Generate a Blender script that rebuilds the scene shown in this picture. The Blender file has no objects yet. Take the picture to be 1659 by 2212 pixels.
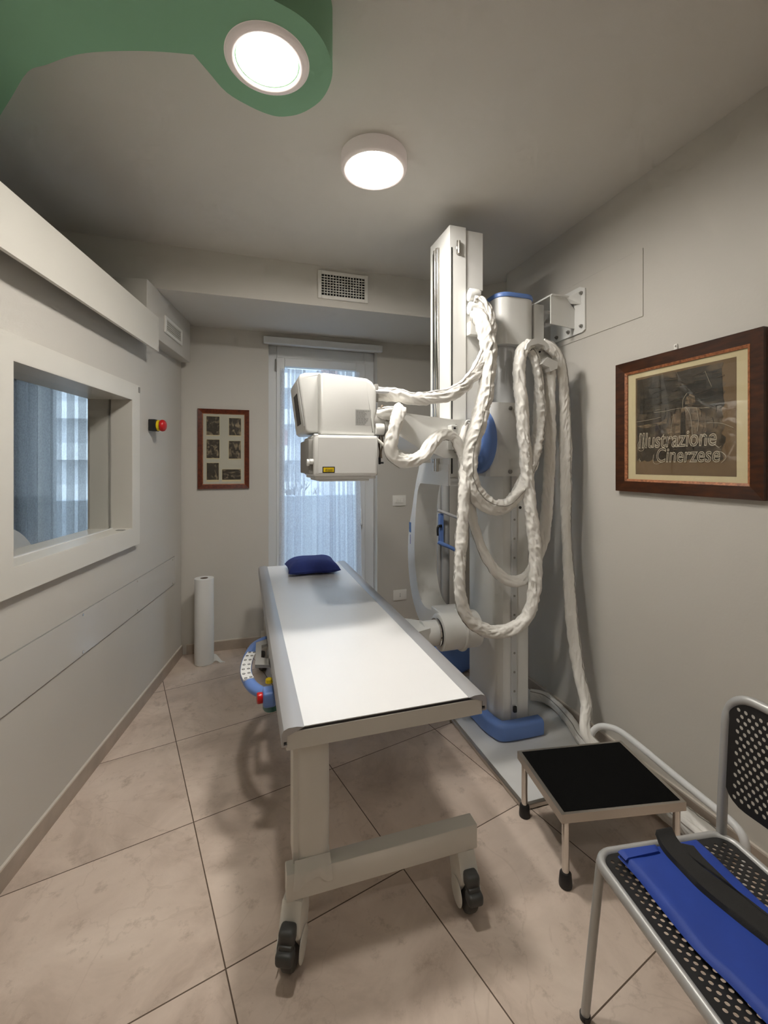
import bpy, bmesh, math, random
from mathutils import Vector, Matrix, noise
random.seed(4)
sc = bpy.context.scene
COL = sc.collection
PI = math.pi
# ------------------------------------------------------------------ camera numbers and frames
FPX, CX, HY, EYE = 961.0, 829.5, 1003.0, 1.5          # focal length in pixels, principal column, horizon row, eye height
TH = math.radians(17.5)                                # the room is turned against the camera
TL = math.radians(7.125)                               # the left partition is skewed against the room
FR = Matrix.Rotation(TH, 4, 'Z')
_n = Vector((math.cos(TL), math.sin(TL), 0)); _d = Vector((-math.sin(TL), math.cos(TL), 0))
FL = Matrix(((_n.x, _d.x, 0, -1.1461*_n.x), (_n.y, _d.y, 0, -1.1461*_n.y), (0, 0, 1, 0), (0, 0, 0, 1)))
CT, ST = math.cos(TH), math.sin(TH)

def at(px, py, z=None, u=None, v=None):
    """survey helper: the room point (u, v, z) on a known plane seen at a pixel"""
    a, c = (px-CX)/FPX, -(py-HY)/FPX
    if z is not None: k = (z-EYE)/c
    elif u is not None: k = u/(a*CT+ST)
    else: k = v/(-a*ST+CT)
    X, Y, Z = a*k, k, EYE+c*k
    return Vector((X*CT+Y*ST, -X*ST+Y*CT, Z))

# ------------------------------------------------------------------ materials
def new_mat(name):
    m = bpy.data.materials.new(name); m.use_nodes = True
    nt = m.node_tree; b = nt.nodes['Principled BSDF']
    return m, nt, b
def rgb(r, g, b):
    f = lambda c: (c/255/12.92) if c/255 <= .04045 else ((c/255+.055)/1.055)**2.4
    return (f(r), f(g), f(b), 1)
def mat(name, col, rough=.5, metal=0, bump=0, bscale=60, var=0, vscale=6, spec=.5, coat=0):
    m, nt, b = new_mat(name)
    b.inputs['Base Color'].default_value = col
    b.inputs['Roughness'].default_value = rough
    b.inputs['Metallic'].default_value = metal
    b.inputs['Specular IOR Level'].default_value = spec
    if coat: b.inputs['Coat Weight'].default_value = coat
    tc = nt.nodes.new('ShaderNodeTexCoord')
    if var:
        n = nt.nodes.new('ShaderNodeTexNoise'); n.inputs['Scale'].default_value = vscale; n.inputs['Detail'].default_value = 5
        nt.links.new(tc.outputs['Object'], n.inputs['Vector'])
        r = nt.nodes.new('ShaderNodeMapRange'); r.inputs[1].default_value = .3; r.inputs[2].default_value = .7
        r.inputs[3].default_value = 1-var; r.inputs[4].default_value = 1+var
        nt.links.new(n.outputs['Fac'], r.inputs[0])
        h = nt.nodes.new('ShaderNodeHueSaturation'); h.inputs['Color'].default_value = col
        nt.links.new(r.outputs[0], h.inputs['Value']); nt.links.new(h.outputs[0], b.inputs['Base Color'])
    if bump:
        n = nt.nodes.new('ShaderNodeTexNoise'); n.inputs['Scale'].default_value = bscale; n.inputs['Detail'].default_value = 3
        nt.links.new(tc.outputs['Object'], n.inputs['Vector'])
        p = nt.nodes.new('ShaderNodeBump'); p.inputs['Strength'].default_value = bump; p.inputs['Distance'].default_value = .01
        nt.links.new(n.outputs['Fac'], p.inputs['Height']); nt.links.new(p.outputs[0], b.inputs['Normal'])
    return m

WALL = mat('wall_paint', (.575, .548, .498, 1), .6, bump=.04, bscale=90, var=.02, vscale=1.5)
CEIL = mat('ceiling_paint', (.64, .612, .562, 1), .75, bump=.03, bscale=90, var=.02, vscale=1.2)
LACQ = mat('cream_lacquer', (.66, .635, .575, 1), .38, var=.01)
GUARD = mat('wall_guard', (.57, .55, .51, 1), .16, spec=.35, var=.01)
WHITE = mat('machine_white', (.77, .77, .745, 1), .28, var=.012, vscale=3)
WHITE2 = mat('machine_white_panel', (.72, .715, .695, 1), .4, var=.012, vscale=3)
LAMI = mat('white_laminate', (.87, .87, .87, 1), .3, var=.008)
ALU = mat('brushed_aluminium', (.47, .47, .48, 1), .45, metal=.45, bump=.02, bscale=300)
SILVER = mat('silver_paint', (.47, .47, .46, 1), .42, metal=.35)
CHROME = mat('polished_steel', (.72, .70, .67, 1), .16, metal=1)
STEEL = mat('satin_steel', (.55, .52, .48, 1), .3, metal=1, bump=.03, bscale=200)
GREYM = mat('grey_column_metal', (.60, .61, .62, 1), .3, metal=.3)
BLUE = mat('blue_plastic', rgb(104, 136, 200), .38, var=.02)
NAVY = mat('navy_cloth', rgb(44, 58, 128), .85, bump=.25, bscale=900, var=.06, vscale=30)
APRON = mat('royal_blue_cloth', rgb(34, 66, 158), .6, bump=.12, bscale=700, var=.08, vscale=14)
STRAP = mat('black_webbing', (.018, .017, .016, 1), .8, bump=.4, bscale=800)
BLACK = mat('black_plastic', (.012, .012, .013, 1), .42)
MATTE = mat('black_rubber_mat', (.004, .004, .004, 1), .95, bump=.3, bscale=500, spec=.1)
DKGREY = mat('dark_grey_plastic', (.05, .05, .048, 1), .45)
GREY = mat('grey_plastic', (.28, .27, .25, 1), .45)
RED = mat('red_plastic', rgb(190, 20, 22), .28)
YELLOW = mat('yellow_plastic', rgb(232, 200, 20), .4)
TEAL = mat('teal_plastic', rgb(38, 96, 92), .3)
GREEN = mat('green_paint', rgb(134, 182, 148), .65, bump=.03, bscale=80, var=.02, vscale=2)
SLEEVE = mat('cream_sleeve', (.83, .81, .765, 1), .5, bump=.10, bscale=70, var=.03, vscale=12)
PIPING = mat('grey_piping', (.33, .31, .28, 1), .6)
PAPER = mat('white_paper', (.76, .765, .75, 1), .85, bump=.08, bscale=40)
PVC = mat('white_pvc', (.70, .71, .71, 1), .35)
SWITCHW = mat('switch_white', (.82, .80, .75, 1), .35)
BASEB = mat('beige_skirting_tile', (.40, .335, .275, 1), .45, var=.12, vscale=9)
GROUTW = mat('skirting_top', (.62, .57, .50, 1), .5)
HOLE = mat('dark_void', (.01, .01, .01, 1), .9)
LEGW = mat('cream_cover', (.70, .675, .62, 1), .5, bump=.1, bscale=25, var=.02)
MATBOARD = mat('cream_mat_board', rgb(226, 212, 172), .8)
INLAY = mat('orange_inlay', rgb(158, 100, 64), .5, var=.5, vscale=90)
CHALK = mat('grey_chalk', rgb(192, 182, 162), .9)
def wood(name, c1, c2):
    m, nt, b = new_mat(name)
    tc = nt.nodes.new('ShaderNodeTexCoord'); mp = nt.nodes.new('ShaderNodeMapping'); mp.inputs['Scale'].default_value = (14, 3, 14)
    n = nt.nodes.new('ShaderNodeTexNoise'); n.inputs['Scale'].default_value = 4; n.inputs['Detail'].default_value = 6
    r = nt.nodes.new('ShaderNodeValToRGB'); r.color_ramp.elements[0].color = c1; r.color_ramp.elements[1].color = c2
    r.color_ramp.elements[0].position = .3; r.color_ramp.elements[1].position = .7
    nt.links.new(tc.outputs['Object'], mp.inputs[0]); nt.links.new(mp.outputs[0], n.inputs[0])
    nt.links.new(n.outputs['Fac'], r.inputs[0]); nt.links.new(r.outputs[0], b.inputs['Base Color'])
    b.inputs['Roughness'].default_value = .3
    return m
WOODD = wood('dark_walnut', rgb(44, 22, 10), rgb(76, 40, 18))
WOODR = wood('red_mahogany', rgb(70, 26, 12), rgb(108, 46, 20))
def floor_mat():
    m, nt, b = new_mat('stone_floor_tile'); L = nt.links.new; N = nt.nodes.new
    tc = N('ShaderNodeTexCoord'); mp = N('ShaderNodeMapping'); L(tc.outputs['Object'], mp.inputs[0])
    br = N('ShaderNodeTexBrick'); br.offset = 0; br.inputs['Scale'].default_value = 1
    br.inputs['Brick Width'].default_value = .634; br.inputs['Row Height'].default_value = .634
    br.inputs['Mortar Size'].default_value = .0022; br.inputs['Mortar Smooth'].default_value = .1
    br.inputs['Color1'].default_value = (0, 0, 0, 1); br.inputs['Color2'].default_value = (1, 1, 1, 1)
    L(mp.outputs[0], br.inputs['Vector'])
    n1 = N('ShaderNodeTexNoise'); n1.inputs['Scale'].default_value = 2.6; n1.inputs['Detail'].default_value = 9; n1.inputs['Roughness'].default_value = .62; n1.inputs['Distortion'].default_value = .6
    n2 = N('ShaderNodeTexNoise'); n2.inputs['Scale'].default_value = 14; n2.inputs['Detail'].default_value = 8; n2.inputs['Roughness'].default_value = .7
    n3 = N('ShaderNodeTexNoise'); n3.inputs['Scale'].default_value = 1.6; n3.inputs['Detail'].default_value = 6; n3.inputs['Distortion'].default_value = 2.2
    off = N('ShaderNodeVectorMath'); off.operation = 'MULTIPLY_ADD'; off.inputs[1].default_value = (7, 5, 3)
    L(br.outputs['Color'], off.inputs[0]); L(mp.outputs[0], off.inputs[2])
    for n in (n1, n2, n3): L(off.outputs[0], n.inputs['Vector'])
    r1 = N('ShaderNodeValToRGB'); e = r1.color_ramp.elements
    e[0].position = .28; e[0].color = rgb(180, 162, 147); e[1].position = .72; e[1].color = rgb(226, 209, 194)
    k = r1.color_ramp.elements.new(.5); k.color = rgb(211, 193, 178)
    L(n1.outputs['Fac'], r1.inputs[0])
    r2 = N('ShaderNodeMapRange'); r2.inputs[1].default_value = .56; r2.inputs[2].default_value = .72; r2.inputs[3].default_value = 0; r2.inputs[4].default_value = .6
    L(n2.outputs['Fac'], r2.inputs[0])
    mx = N('ShaderNodeMix'); mx.data_type = 'RGBA'; mx.inputs[7].default_value = rgb(158, 139, 123)
    L(r2.outputs[0], mx.inputs[0]); L(r1.outputs[0], mx.inputs[6])
    # thin veins
    ab = N('ShaderNodeMath'); ab.operation = 'SUBTRACT'; ab.inputs[1].default_value = .5; L(n3.outputs['Fac'], ab.inputs[0])
    a2 = N('ShaderNodeMath'); a2.operation = 'ABSOLUTE'; L(ab.outputs[0], a2.inputs[0])
    r3 = N('ShaderNodeMapRange'); r3.inputs[1].default_value = 0; r3.inputs[2].default_value = .012; r3.inputs[3].default_value = .22; r3.inputs[4].default_value = 0
    L(a2.outputs[0], r3.inputs[0])
    m2 = N('ShaderNodeMix'); m2.data_type = 'RGBA'; m2.inputs[7].default_value = rgb(172, 152, 135)
    L(r3.outputs[0], m2.inputs[0]); L(mx.outputs[2], m2.inputs[6])
    m3 = N('ShaderNodeMix'); m3.data_type = 'RGBA'; m3.inputs[7].default_value = rgb(96, 80, 66)
    L(br.outputs['Fac'], m3.inputs[0]); L(m2.outputs[2], m3.inputs[6]); L(m3.outputs[2], b.inputs['Base Color'])
    rr = N('ShaderNodeMapRange'); rr.inputs[3].default_value = .38; rr.inputs[4].default_value = .6; L(n1.outputs['Fac'], rr.inputs[0]); L(rr.outputs[0], b.inputs['Roughness'])
    bp = N('ShaderNodeBump'); bp.inputs['Strength'].default_value = .12; bp.inputs['Distance'].default_value = .01
    L(n2.outputs['Fac'], bp.inputs['Height']); L(bp.outputs[0], b.inputs['Normal'])
    b.inputs['Specular IOR Level'].default_value = .35
    return m
FLOOR = floor_mat()
def glass_mat(name='clear_glass', tint=(.985, .99, .99, 1), f=.035):
    m, nt, b = new_mat(name); nt.nodes.remove(b)
    t = nt.nodes.new('ShaderNodeBsdfTransparent'); t.inputs[0].default_value = tint
    g = nt.nodes.new('ShaderNodeBsdfGlossy'); g.inputs['Roughness'].default_value = .02
    x = nt.nodes.new('ShaderNodeMixShader'); x.inputs[0].default_value = f
    nt.links.new(t.outputs[0], x.inputs[1]); nt.links.new(g.outputs[0], x.inputs[2])
    nt.links.new(x.outputs[0], nt.nodes['Material Output'].inputs['Surface'])
    return m
GLASS = glass_mat()
PGLASS = glass_mat('picture_glass', (.97, .97, .96, 1), .045)
def sheer_mat(name, col, through):
    m, nt, b = new_mat(name); nt.nodes.remove(b); L = nt.links.new; N = nt.nodes.new
    tc = N('ShaderNodeTexCoord'); mp = N('ShaderNodeMapping'); mp.inputs['Scale'].default_value = (1, 1, .5); L(tc.outputs['Object'], mp.inputs[0])
    n = N('ShaderNodeTexNoise'); n.inputs['Scale'].default_value = 160; n.inputs['Detail'].default_value = 2; L(mp.outputs[0], n.inputs['Vector'])
    r = N('ShaderNodeMapRange'); r.inputs[1].default_value = .38; r.inputs[2].default_value = .62; r.inputs[3].default_value = through-.045; r.inputs[4].default_value = through+.045
    L(n.outputs['Fac'], r.inputs[0])
    t = N('ShaderNodeBsdfTransparent')
    d = N('ShaderNodeBsdfDiffuse'); d.inputs[0].default_value = col
    s = N('ShaderNodeBsdfTranslucent'); s.inputs[0].default_value = col
    a = N('ShaderNodeMixShader'); a.inputs[0].default_value = .55; L(d.outputs[0], a.inputs[1]); L(s.outputs[0], a.inputs[2])
    x = N('ShaderNodeMixShader'); L(r.outputs[0], x.inputs[0]); L(a.outputs[0], x.inputs[1]); L(t.outputs[0], x.inputs[2])
    L(x.outputs[0], nt.nodes['Material Output'].inputs['Surface'])
    return m
SHEER = sheer_mat('white_voile', (.74, .79, .88, 1), .58)
SHEER2 = sheer_mat('grey_voile', (.82, .82, .82, 1), .62)
def emit_mat(name, col, s, dots=False):
    m, nt, b = new_mat(name); nt.nodes.remove(b)
    e = nt.nodes.new('ShaderNodeEmission'); e.inputs[0].default_value = col; e.inputs[1].default_value = s
    if dots:
        tc = nt.nodes.new('ShaderNodeTexCoord'); v = nt.nodes.new('ShaderNodeTexVoronoi'); v.inputs['Scale'].default_value = 170
        v.inputs['Randomness'].default_value = .15
        nt.links.new(tc.outputs['Object'], v.inputs['Vector'])
        ln = nt.nodes.new('ShaderNodeVectorMath'); ln.operation = 'LENGTH'; nt.links.new(tc.outputs['Object'], ln.inputs[0])
        hole = nt.nodes.new('ShaderNodeMapRange'); hole.inputs[1].default_value = .1; hole.inputs[2].default_value = .3; nt.links.new(v.outputs['Distance'], hole.inputs[0])
        r = nt.nodes.new('ShaderNodeMapRange'); r.inputs[3].default_value = s*.10; r.inputs[4].default_value = s
        rad = nt.nodes.new('ShaderNodeMapRange'); rad.inputs[1].default_value = .05; rad.inputs[2].default_value = .075; rad.inputs[3].default_value = 1; rad.inputs[4].default_value = 0
        nt.links.new(ln.outputs['Value'], rad.inputs[0])
        mx = nt.nodes.new('ShaderNodeMath'); mx.operation = 'MAXIMUM'
        nt.links.new(hole.outputs[0], mx.inputs[0]); nt.links.new(rad.outputs[0], mx.inputs[1])
        nt.links.new(mx.outputs[0], r.inputs[0])
        hot = nt.nodes.new('ShaderNodeMapRange'); hot.inputs[1].default_value = .02; hot.inputs[2].default_value = .085; hot.inputs[3].default_value = 1; hot.inputs[4].default_value = .03
        nt.links.new(ln.outputs['Value'], hot.inputs[0])
        ml = nt.nodes.new('ShaderNodeMath'); ml.operation = 'MULTIPLY'; nt.links.new(r.outputs[0], ml.inputs[0]); nt.links.new(hot.outputs[0], ml.inputs[1])
        nt.links.new(ml.outputs[0], e.inputs[1])
    nt.links.new(e.outputs[0], nt.nodes['Material Output'].inputs['Surface'])
    return m
LAMPC = (1, .95, .88, 1)
LAMP = emit_mat('lamp_diffuser', LAMPC, 155)
LAMPFILL = emit_mat('added_fill_diffuser', LAMPC, 38)
LAMPD = emit_mat('perforated_diffuser', LAMPC, 450, True)
m_, nt_, b_ = new_mat('lamp_trim'); b_.inputs['Base Color'].default_value = (.78, .70, .66, 1); b_.inputs['Roughness'].default_value = .45
b_.inputs['Emission Color'].default_value = (1, .86, .8, 1); b_.inputs['Emission Strength'].default_value = .10
LTRIM = m_
def photo_mat(name, seed, dark=rgb(52, 44, 34), light=rgb(150, 132, 104), scale=5):
    m, nt, b = new_mat(name); L = nt.links.new; N = nt.nodes.new
    tc = N('ShaderNodeTexCoord'); mp = N('ShaderNodeMapping'); mp.inputs['Location'].default_value = (seed*3.7, seed*1.9, seed)
    n = N('ShaderNodeTexNoise'); n.inputs['Scale'].default_value = scale; n.inputs['Detail'].default_value = 5; n.inputs['Distortion'].default_value = .8
    r = N('ShaderNodeValToRGB'); r.color_ramp.elements[0].color = dark; r.color_ramp.elements[1].color = light
    r.color_ramp.elements[0].position = .5; r.color_ramp.elements[1].position = .72
    L(tc.outputs['Generated'], mp.inputs[0]); L(mp.outputs[0], n.inputs[0]); L(n.outputs['Fac'], r.inputs[0]); L(r.outputs[0], b.inputs['Base Color'])
    b.inputs['Roughness'].default_value = .4
    return m
DRAW = photo_mat('charcoal_drawing', 2, rgb(66, 58, 48), rgb(122, 104, 82), 3.2)
DRAWD = photo_mat('charcoal_smudge', 5, rgb(48, 44, 38), rgb(92, 82, 68), 4)
ROBE = photo_mat('brown_chalk', 7, rgb(98, 82, 64), rgb(152, 132, 106), 6)
KRAFT = mat('brown_paper', rgb(124, 102, 76), .85, var=.06, vscale=12)

# ------------------------------------------------------------------ mesh builder
class MB:
    def __init__(s): s.v = []; s.f = []
    def _bm(s, bm, mx=None):
        o = len(s.v); bm.verts.index_update()
        s.v += [(mx @ v.co if mx else v.co.copy()) for v in bm.verts]
        s.f += [tuple(o+v.index for v in f.verts) for f in bm.faces]
        bm.free(); return s
    def raw(s, vs, fs):
        o = len(s.v); s.v += [Vector(p) for p in vs]; s.f += [tuple(o+i for i in f) for f in fs]; return s
    def box(s, x0, x1, y0, y1, z0, z1, bev=0, seg=2, mx=None):
        bm = bmesh.new(); bmesh.ops.create_cube(bm, size=1)
        for v in bm.verts:
            v.co = Vector((x0+(v.co.x+.5)*(x1-x0), y0+(v.co.y+.5)*(y1-y0), z0+(v.co.z+.5)*(z1-z0)))
        if bev: bmesh.ops.bevel(bm, geom=bm.edges[:], offset=bev, segments=seg, profile=.5, affect='EDGES')
        return s._bm(bm, mx)
    def prism(s, poly, axis, a, b, bev=0, seg=2, mx=None):
        """poly: 2D points; axis 'x': (y,z), 'y': (x,z), 'z': (x,y); extruded from a to b"""
        put = {'x': lambda p, t: (t, p[0], p[1]), 'y': lambda p, t: (p[0], t, p[1]), 'z': lambda p, t: (p[0], p[1], t)}[axis]
        bm = bmesh.new(); n = len(poly)
        A = [bm.verts.new(put(p, a)) for p in poly]; B = [bm.verts.new(put(p, b)) for p in poly]
        bm.faces.new(A[::-1]); bm.faces.new(B)
        for i in range(n): bm.faces.new((A[i], A[(i+1) % n], B[(i+1) % n], B[i]))
        bmesh.ops.recalc_face_normals(bm, faces=bm.faces[:])
        if bev:
            es = [e for e in bm.edges if (e.verts[0] in A) == (e.verts[1] in A)]
            bmesh.ops.bevel(bm, geom=es, offset=bev, segments=seg, profile=.5, affect='EDGES')
        return s._bm(bm, mx)
    def cyl(s, p0, p1, r0, r1=None, seg=24, bev=0):
        p0, p1 = Vector(p0), Vector(p1); r1 = r0 if r1 is None else r1; d = p1-p0
        bm = bmesh.new(); bmesh.ops.create_cone(bm, cap_ends=True, segments=seg, radius1=r0, radius2=r1, depth=d.length)
        if bev:
            es = [e for e in bm.edges if abs(abs(e.verts[0].co.z)-d.length/2) < 1e-6 and abs(e.verts[0].co.z-e.verts[1].co.z) < 1e-6]
            bmesh.ops.bevel(bm, geom=es, offset=bev, segments=2, profile=.5, affect='EDGES')
        mx = Matrix.Translation((p0+p1)/2) @ d.to_track_quat('Z', 'Y').to_matrix().to_4x4()
        return s._bm(bm, mx)
    def lathe(s, prof, c=(0, 0, 0), ax='z', seg=32, arc=2*PI):
        """prof: (r, h) pairs turned about axis ax through c"""
        vs, fs, n = [], [], len(prof)
        for i in range(seg):
            a = arc*i/seg; ca, sa = math.cos(a), math.sin(a)
            for r, h in prof:
                q = {'z': (r*ca, r*sa, h), 'x': (h, r*ca, r*sa), 'y': (r*sa, h, r*ca)}[ax]
                vs.append(Vector(q)+Vector(c))
        for i in range(seg):
            j = (i+1) % seg
            for k in range(n-1): fs.append((i*n+k, j*n+k, j*n+k+1, i*n+k+1))
        bm = bmesh.new(); V = [bm.verts.new(p) for p in vs]
        for f in fs: bm.faces.new([V[i] for i in f])
        bmesh.ops.remove_doubles(bm, verts=bm.verts[:], dist=1e-6); bmesh.ops.recalc_face_normals(bm, faces=bm.faces[:])
        return s._bm(bm)
    def ell(s, c, r, seg=24):
        bm = bmesh.new(); bmesh.ops.create_uvsphere(bm, u_segments=seg, v_segments=seg//2, radius=1)
        return s._bm(bm, Matrix.Translation(c) @ Matrix.Diagonal((*r, 1)))
    def tube(s, pts, r, seg=12, closed=False, smooth=0, rz=None):
        pts = [Vector(p) for p in pts]
        if smooth: pts = spline(pts, smooth, closed)
        T = frames(pts, closed); vs, fs, n = [], [], len(pts)
        for i, (p, t, a, b) in enumerate(T):
            rr = r(i/(n-1)) if callable(r) else r
            for k in range(seg):
                w = 2*PI*k/seg; vs.append(p + a*math.cos(w)*rr + b*math.sin(w)*(rz or rr))
        for i in range(n if closed else n-1):
            j = (i+1) % n
            for k in range(seg): fs.append((i*seg+k, i*seg+(k+1) % seg, j*seg+(k+1) % seg, j*seg+k))
        if not closed: fs += [tuple(range(seg))[::-1], tuple((n-1)*seg+k for k in range(seg))]
        return s.raw(vs, fs)
    def sheet(s, fn, nu, nv, th=0):
        """a surface fn(a, b) for a, b in 0..1, with thickness th along fn's normal"""
        P = [[Vector(fn(i/nu, j/nv)) for j in range(nv+1)] for i in range(nu+1)]
        w = nv+1; vs = [p for r in P for p in r]; fs = [(i*w+j, (i+1)*w+j, (i+1)*w+j+1, i*w+j+1) for i in range(nu) for j in range(nv)]
        if th:
            n0 = len(vs)
            for i in range(nu+1):
                for j in range(nv+1):
                    a = P[min(i+1, nu)][j]-P[max(i-1, 0)][j]; b = P[i][min(j+1, nv)]-P[i][max(j-1, 0)]
                    vs.append(P[i][j]-a.cross(b).normalized()*th)
            fs += [tuple(n0+k for k in f[::-1]) for f in fs]
            rim = [i*w for i in range(nu+1)]+[nu*w+j for j in range(1, nv+1)]+[i*w+nv for i in range(nu-1, -1, -1)]+[j for j in range(nv-1, 0, -1)]
            for k in range(len(rim)):
                a, b = rim[k], rim[(k+1) % len(rim)]; fs.append((b, a, n0+a, n0+b))
        return s.raw(vs, fs)
    def build(s, name, m, parent=None, frame=FR, smooth=35, kind=None, label=None, cat=None, group=None, origin=None):
        me = bpy.data.meshes.new(name)
        W = WM.get(parent)
        vs = [frame @ p for p in s.v]
        if W is not None: mx = W
        else:
            if origin is None:
                lo = [min(p[i] for p in s.v) for i in range(3)]; hi = [max(p[i] for p in s.v) for i in range(3)]
                origin = ((lo[0]+hi[0])/2, (lo[1]+hi[1])/2, lo[2])
            mx = frame @ Matrix.Translation(origin)
        inv = mx.inverted()
        me.from_pydata([inv @ p for p in vs], [], s.f); me.validate()
        bm = bmesh.new(); bm.from_mesh(me); bmesh.ops.recalc_face_normals(bm, faces=bm.faces[:]); bm.to_mesh(me); bm.free()
        me.materials.append(m)
        if smooth:
            me.polygons.foreach_set('use_smooth', [True]*len(me.polygons)); me.set_sharp_from_angle(angle=math.radians(smooth))
        o = bpy.data.objects.new(name, me); COL.objects.link(o)
        if parent: o.parent = parent
        else: o.matrix_world = mx
        WM[o] = mx
        tag(o, label, cat, group, kind)
        return o
WM = {}
def tag(o, label=None, cat=None, group=None, kind=None):
    if label: o['label'] = label
    if cat: o['category'] = cat
    if group: o['group'] = group
    if kind: o['kind'] = kind
    return o
def thing(name, label, cat, loc, frame=FR, group=None, rot=0):
    o = bpy.data.objects.new(name, None); COL.objects.link(o)
    mx = frame @ Matrix.Translation(loc) @ Matrix.Rotation(rot, 4, 'Z'); o.matrix_world = mx; o.empty_display_size = .1
    WM[o] = mx
    return tag(o, label, cat, group)
def setting(mb, name, m, frame=FR, parent=None, smooth=0):
    return mb.build(name, m, parent, frame, smooth, kind='structure')
def spline(pts, n, closed=False):
    out, N = [], len(pts)
    for i in range(N if closed else N-1):
        g = lambda k: pts[k % N] if closed else pts[max(0, min(N-1, k))]
        p0, p1, p2, p3 = g(i-1), g(i), g(i+1), g(i+2)
        for k in range(n):
            t = k/n
            out.append(.5*((2*p1)+(p2-p0)*t+(2*p0-5*p1+4*p2-p3)*t*t+(3*p1-p0-3*p2+p3)*t**3))
    if not closed: out.append(pts[-1].copy())
    return out
def frames(pts, closed=False):
    n = len(pts); out = []; up = None
    for i in range(n):
        a = pts[(i-1) % n] if closed else pts[max(0, i-1)]; b = pts[(i+1) % n] if closed else pts[min(n-1, i+1)]
        t = (b-a).normalized()
        if up is None:
            up = Vector((0, 0, 1)) if abs(t.z) < .9 else Vector((1, 0, 0))
        x = (up - t*up.dot(t)).normalized(); y = t.cross(x); up = x
        out.append((pts[i], t, x, y))
    return out
def resample(pts, ds):
    out = [pts[0].copy()]; acc = 0
    for a, b in zip(pts, pts[1:]):
        L = (b-a).length
        while acc+L >= ds:
            t = (ds-acc)/L; a = a.lerp(b, t); out.append(a.copy()); L = (b-a).length; acc = 0
        acc += L
    return out
def rrect(x0, x1, y0, y1, r, n=5):
    o = []
    for cx, cy, a0 in ((x1-r, y1-r, 0), (x0+r, y1-r, PI/2), (x0+r, y0+r, PI), (x1-r, y0+r, 1.5*PI)):
        for k in range(n+1):
            a = a0+PI/2*k/n; o.append((cx+r*math.cos(a), cy+r*math.sin(a)))
    return o

# ================================================================== THE SETTING
UR = 1.82; VB = 3.82; ZC = 2.88
fl = MB().raw([(-4.2, -2.2, 0), (2.3, -2.2, 0), (2.3, VB+.02, 0), (-4.2, VB+.02, 0)], [(0, 1, 2, 3)])
# floor object turned so that its own axes run along the tile joints
TA = math.radians(31.1)
FT = Matrix.Rotation(TA, 4, 'Z')
flo = MB(); flo.v = [FT.inverted() @ FR @ p for p in fl.v]; flo.f = fl.f
setting(flo, 'floor', FLOOR, FT).location
fo = bpy.data.objects['floor']
# place the object origin on a tile crossing: crossing at (.28 across, 2.009 along) in tile axes
for v in fo.data.vertices: v.co = fo.matrix_world @ v.co
mxf = FT @ Matrix.Translation((.28, 2.009, 0)); inv = mxf.inverted()
for v in fo.data.vertices: v.co = inv @ v.co
fo.matrix_world = mxf
setting(MB().box(-4.2, 2.3, -2.2, VB+.2, ZC, ZC+.1), 'ceiling', CEIL)
# back wall with balcony door opening and the next room's door opening
D0, D1, DZ = .197, 1.141, 2.52
N0, N1, NZ = -1.42, -1.02, 2.35
bw = MB()
for u0, u1, z0, z1 in ((-4.2, N0, 0, ZC), (N0, N1, NZ, ZC), (N1, D0, 0, ZC), (D0, D1, DZ, ZC), (D1, 2.3, 0, ZC)):
    bw.box(u0, u1, VB, VB+.28, z0, z1)
setting(bw, 'wall_back', WALL)
rw = MB().box(UR, 2.3, -2.2, 2.81, 0, ZC).box(2.12, 2.3, 2.81, VB, 0, ZC)
setting(rw, 'wall_right', WALL)
setting(MB().box(-4.2, 2.3, -2.3, -2.2, 0, ZC), 'wall_front', WALL)
setting(MB().box(-4.3, -4.2, -2.3, VB+.28, 0, ZC), 'wall_side', WALL)
# left partition (does not reach the ceiling), in its own skewed frame
PZ = 2.41; W0, W1, WZ0, WZ1 = 1.74, 2.715, 1.13, 1.873
lw = MB()
for d0, d1, z0, z1 in ((-2.3, W0, 0, PZ), (W1, 3.66, 0, PZ), (W0, W1, 0, WZ0), (W0, W1, WZ1, PZ)):
    lw.box(-.21, 0, d0, d1, z0, z1)
setting(lw, 'wall_left', WALL, FL)
# bulkhead under the ceiling
bp = [(-4.2, 3.08), (1.55, 3.08), (1.66, 3.075), (1.76, 3.045), (1.84, 2.99), (1.91, 2.91), (1.96, 2.82), (2.12, 2.812), (2.12, VB), (-4.2, VB)]
setting(MB().prism(bp, 'z', 2.60, ZC), 'trim_1', CEIL, smooth=30)
# pelmet beam and duct box over the partition
setting(MB().box(.084, .10, -1.2, 2.918, 2.20, 2.41).box(0, .084, -1.2, 2.79, 2.392, 2.41), 'trim_2', LACQ, FL)
setting(MB().box(-.21, .08, 2.79, 3.62, 2.29, 2.60, .002, 1).box(-.21, .0, 2.79, 3.62, 2.41, 2.6), 'trim_3', WALL, FL)
# lead sheet cover on the right wall
setting(MB().box(UR-.004, UR, 1.653, 2.78, 2.207, 2.534, .0015, 1), 'trim_4', WALL)
# skirting
def skirting(name, x0, x1, y0, y1, frame, top):
    o = setting(MB().box(x0, x1, y0, y1, 0, .075), name, BASEB, frame)
    MB().box(*top, .075, .083).build('cap', GROUTW, o, frame, 0, kind='structure')
skirting('baseboard_left', 0, .011, -2.2, 3.66, FL, (0, .011, -2.2, 3.66))
skirting('baseboard_back', -.43, D0, VB-.011, VB, FR, (-.43, D0, VB-.011, VB))
skirting('baseboard_right', UR-.011, UR, -2.2, 2.81, FR, (UR-.011, UR, -2.2, 2.81))
skirting('baseboard_front', D1, 2.12, VB-.011, VB, FR, (D1, 2.12, VB-.011, VB))
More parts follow.
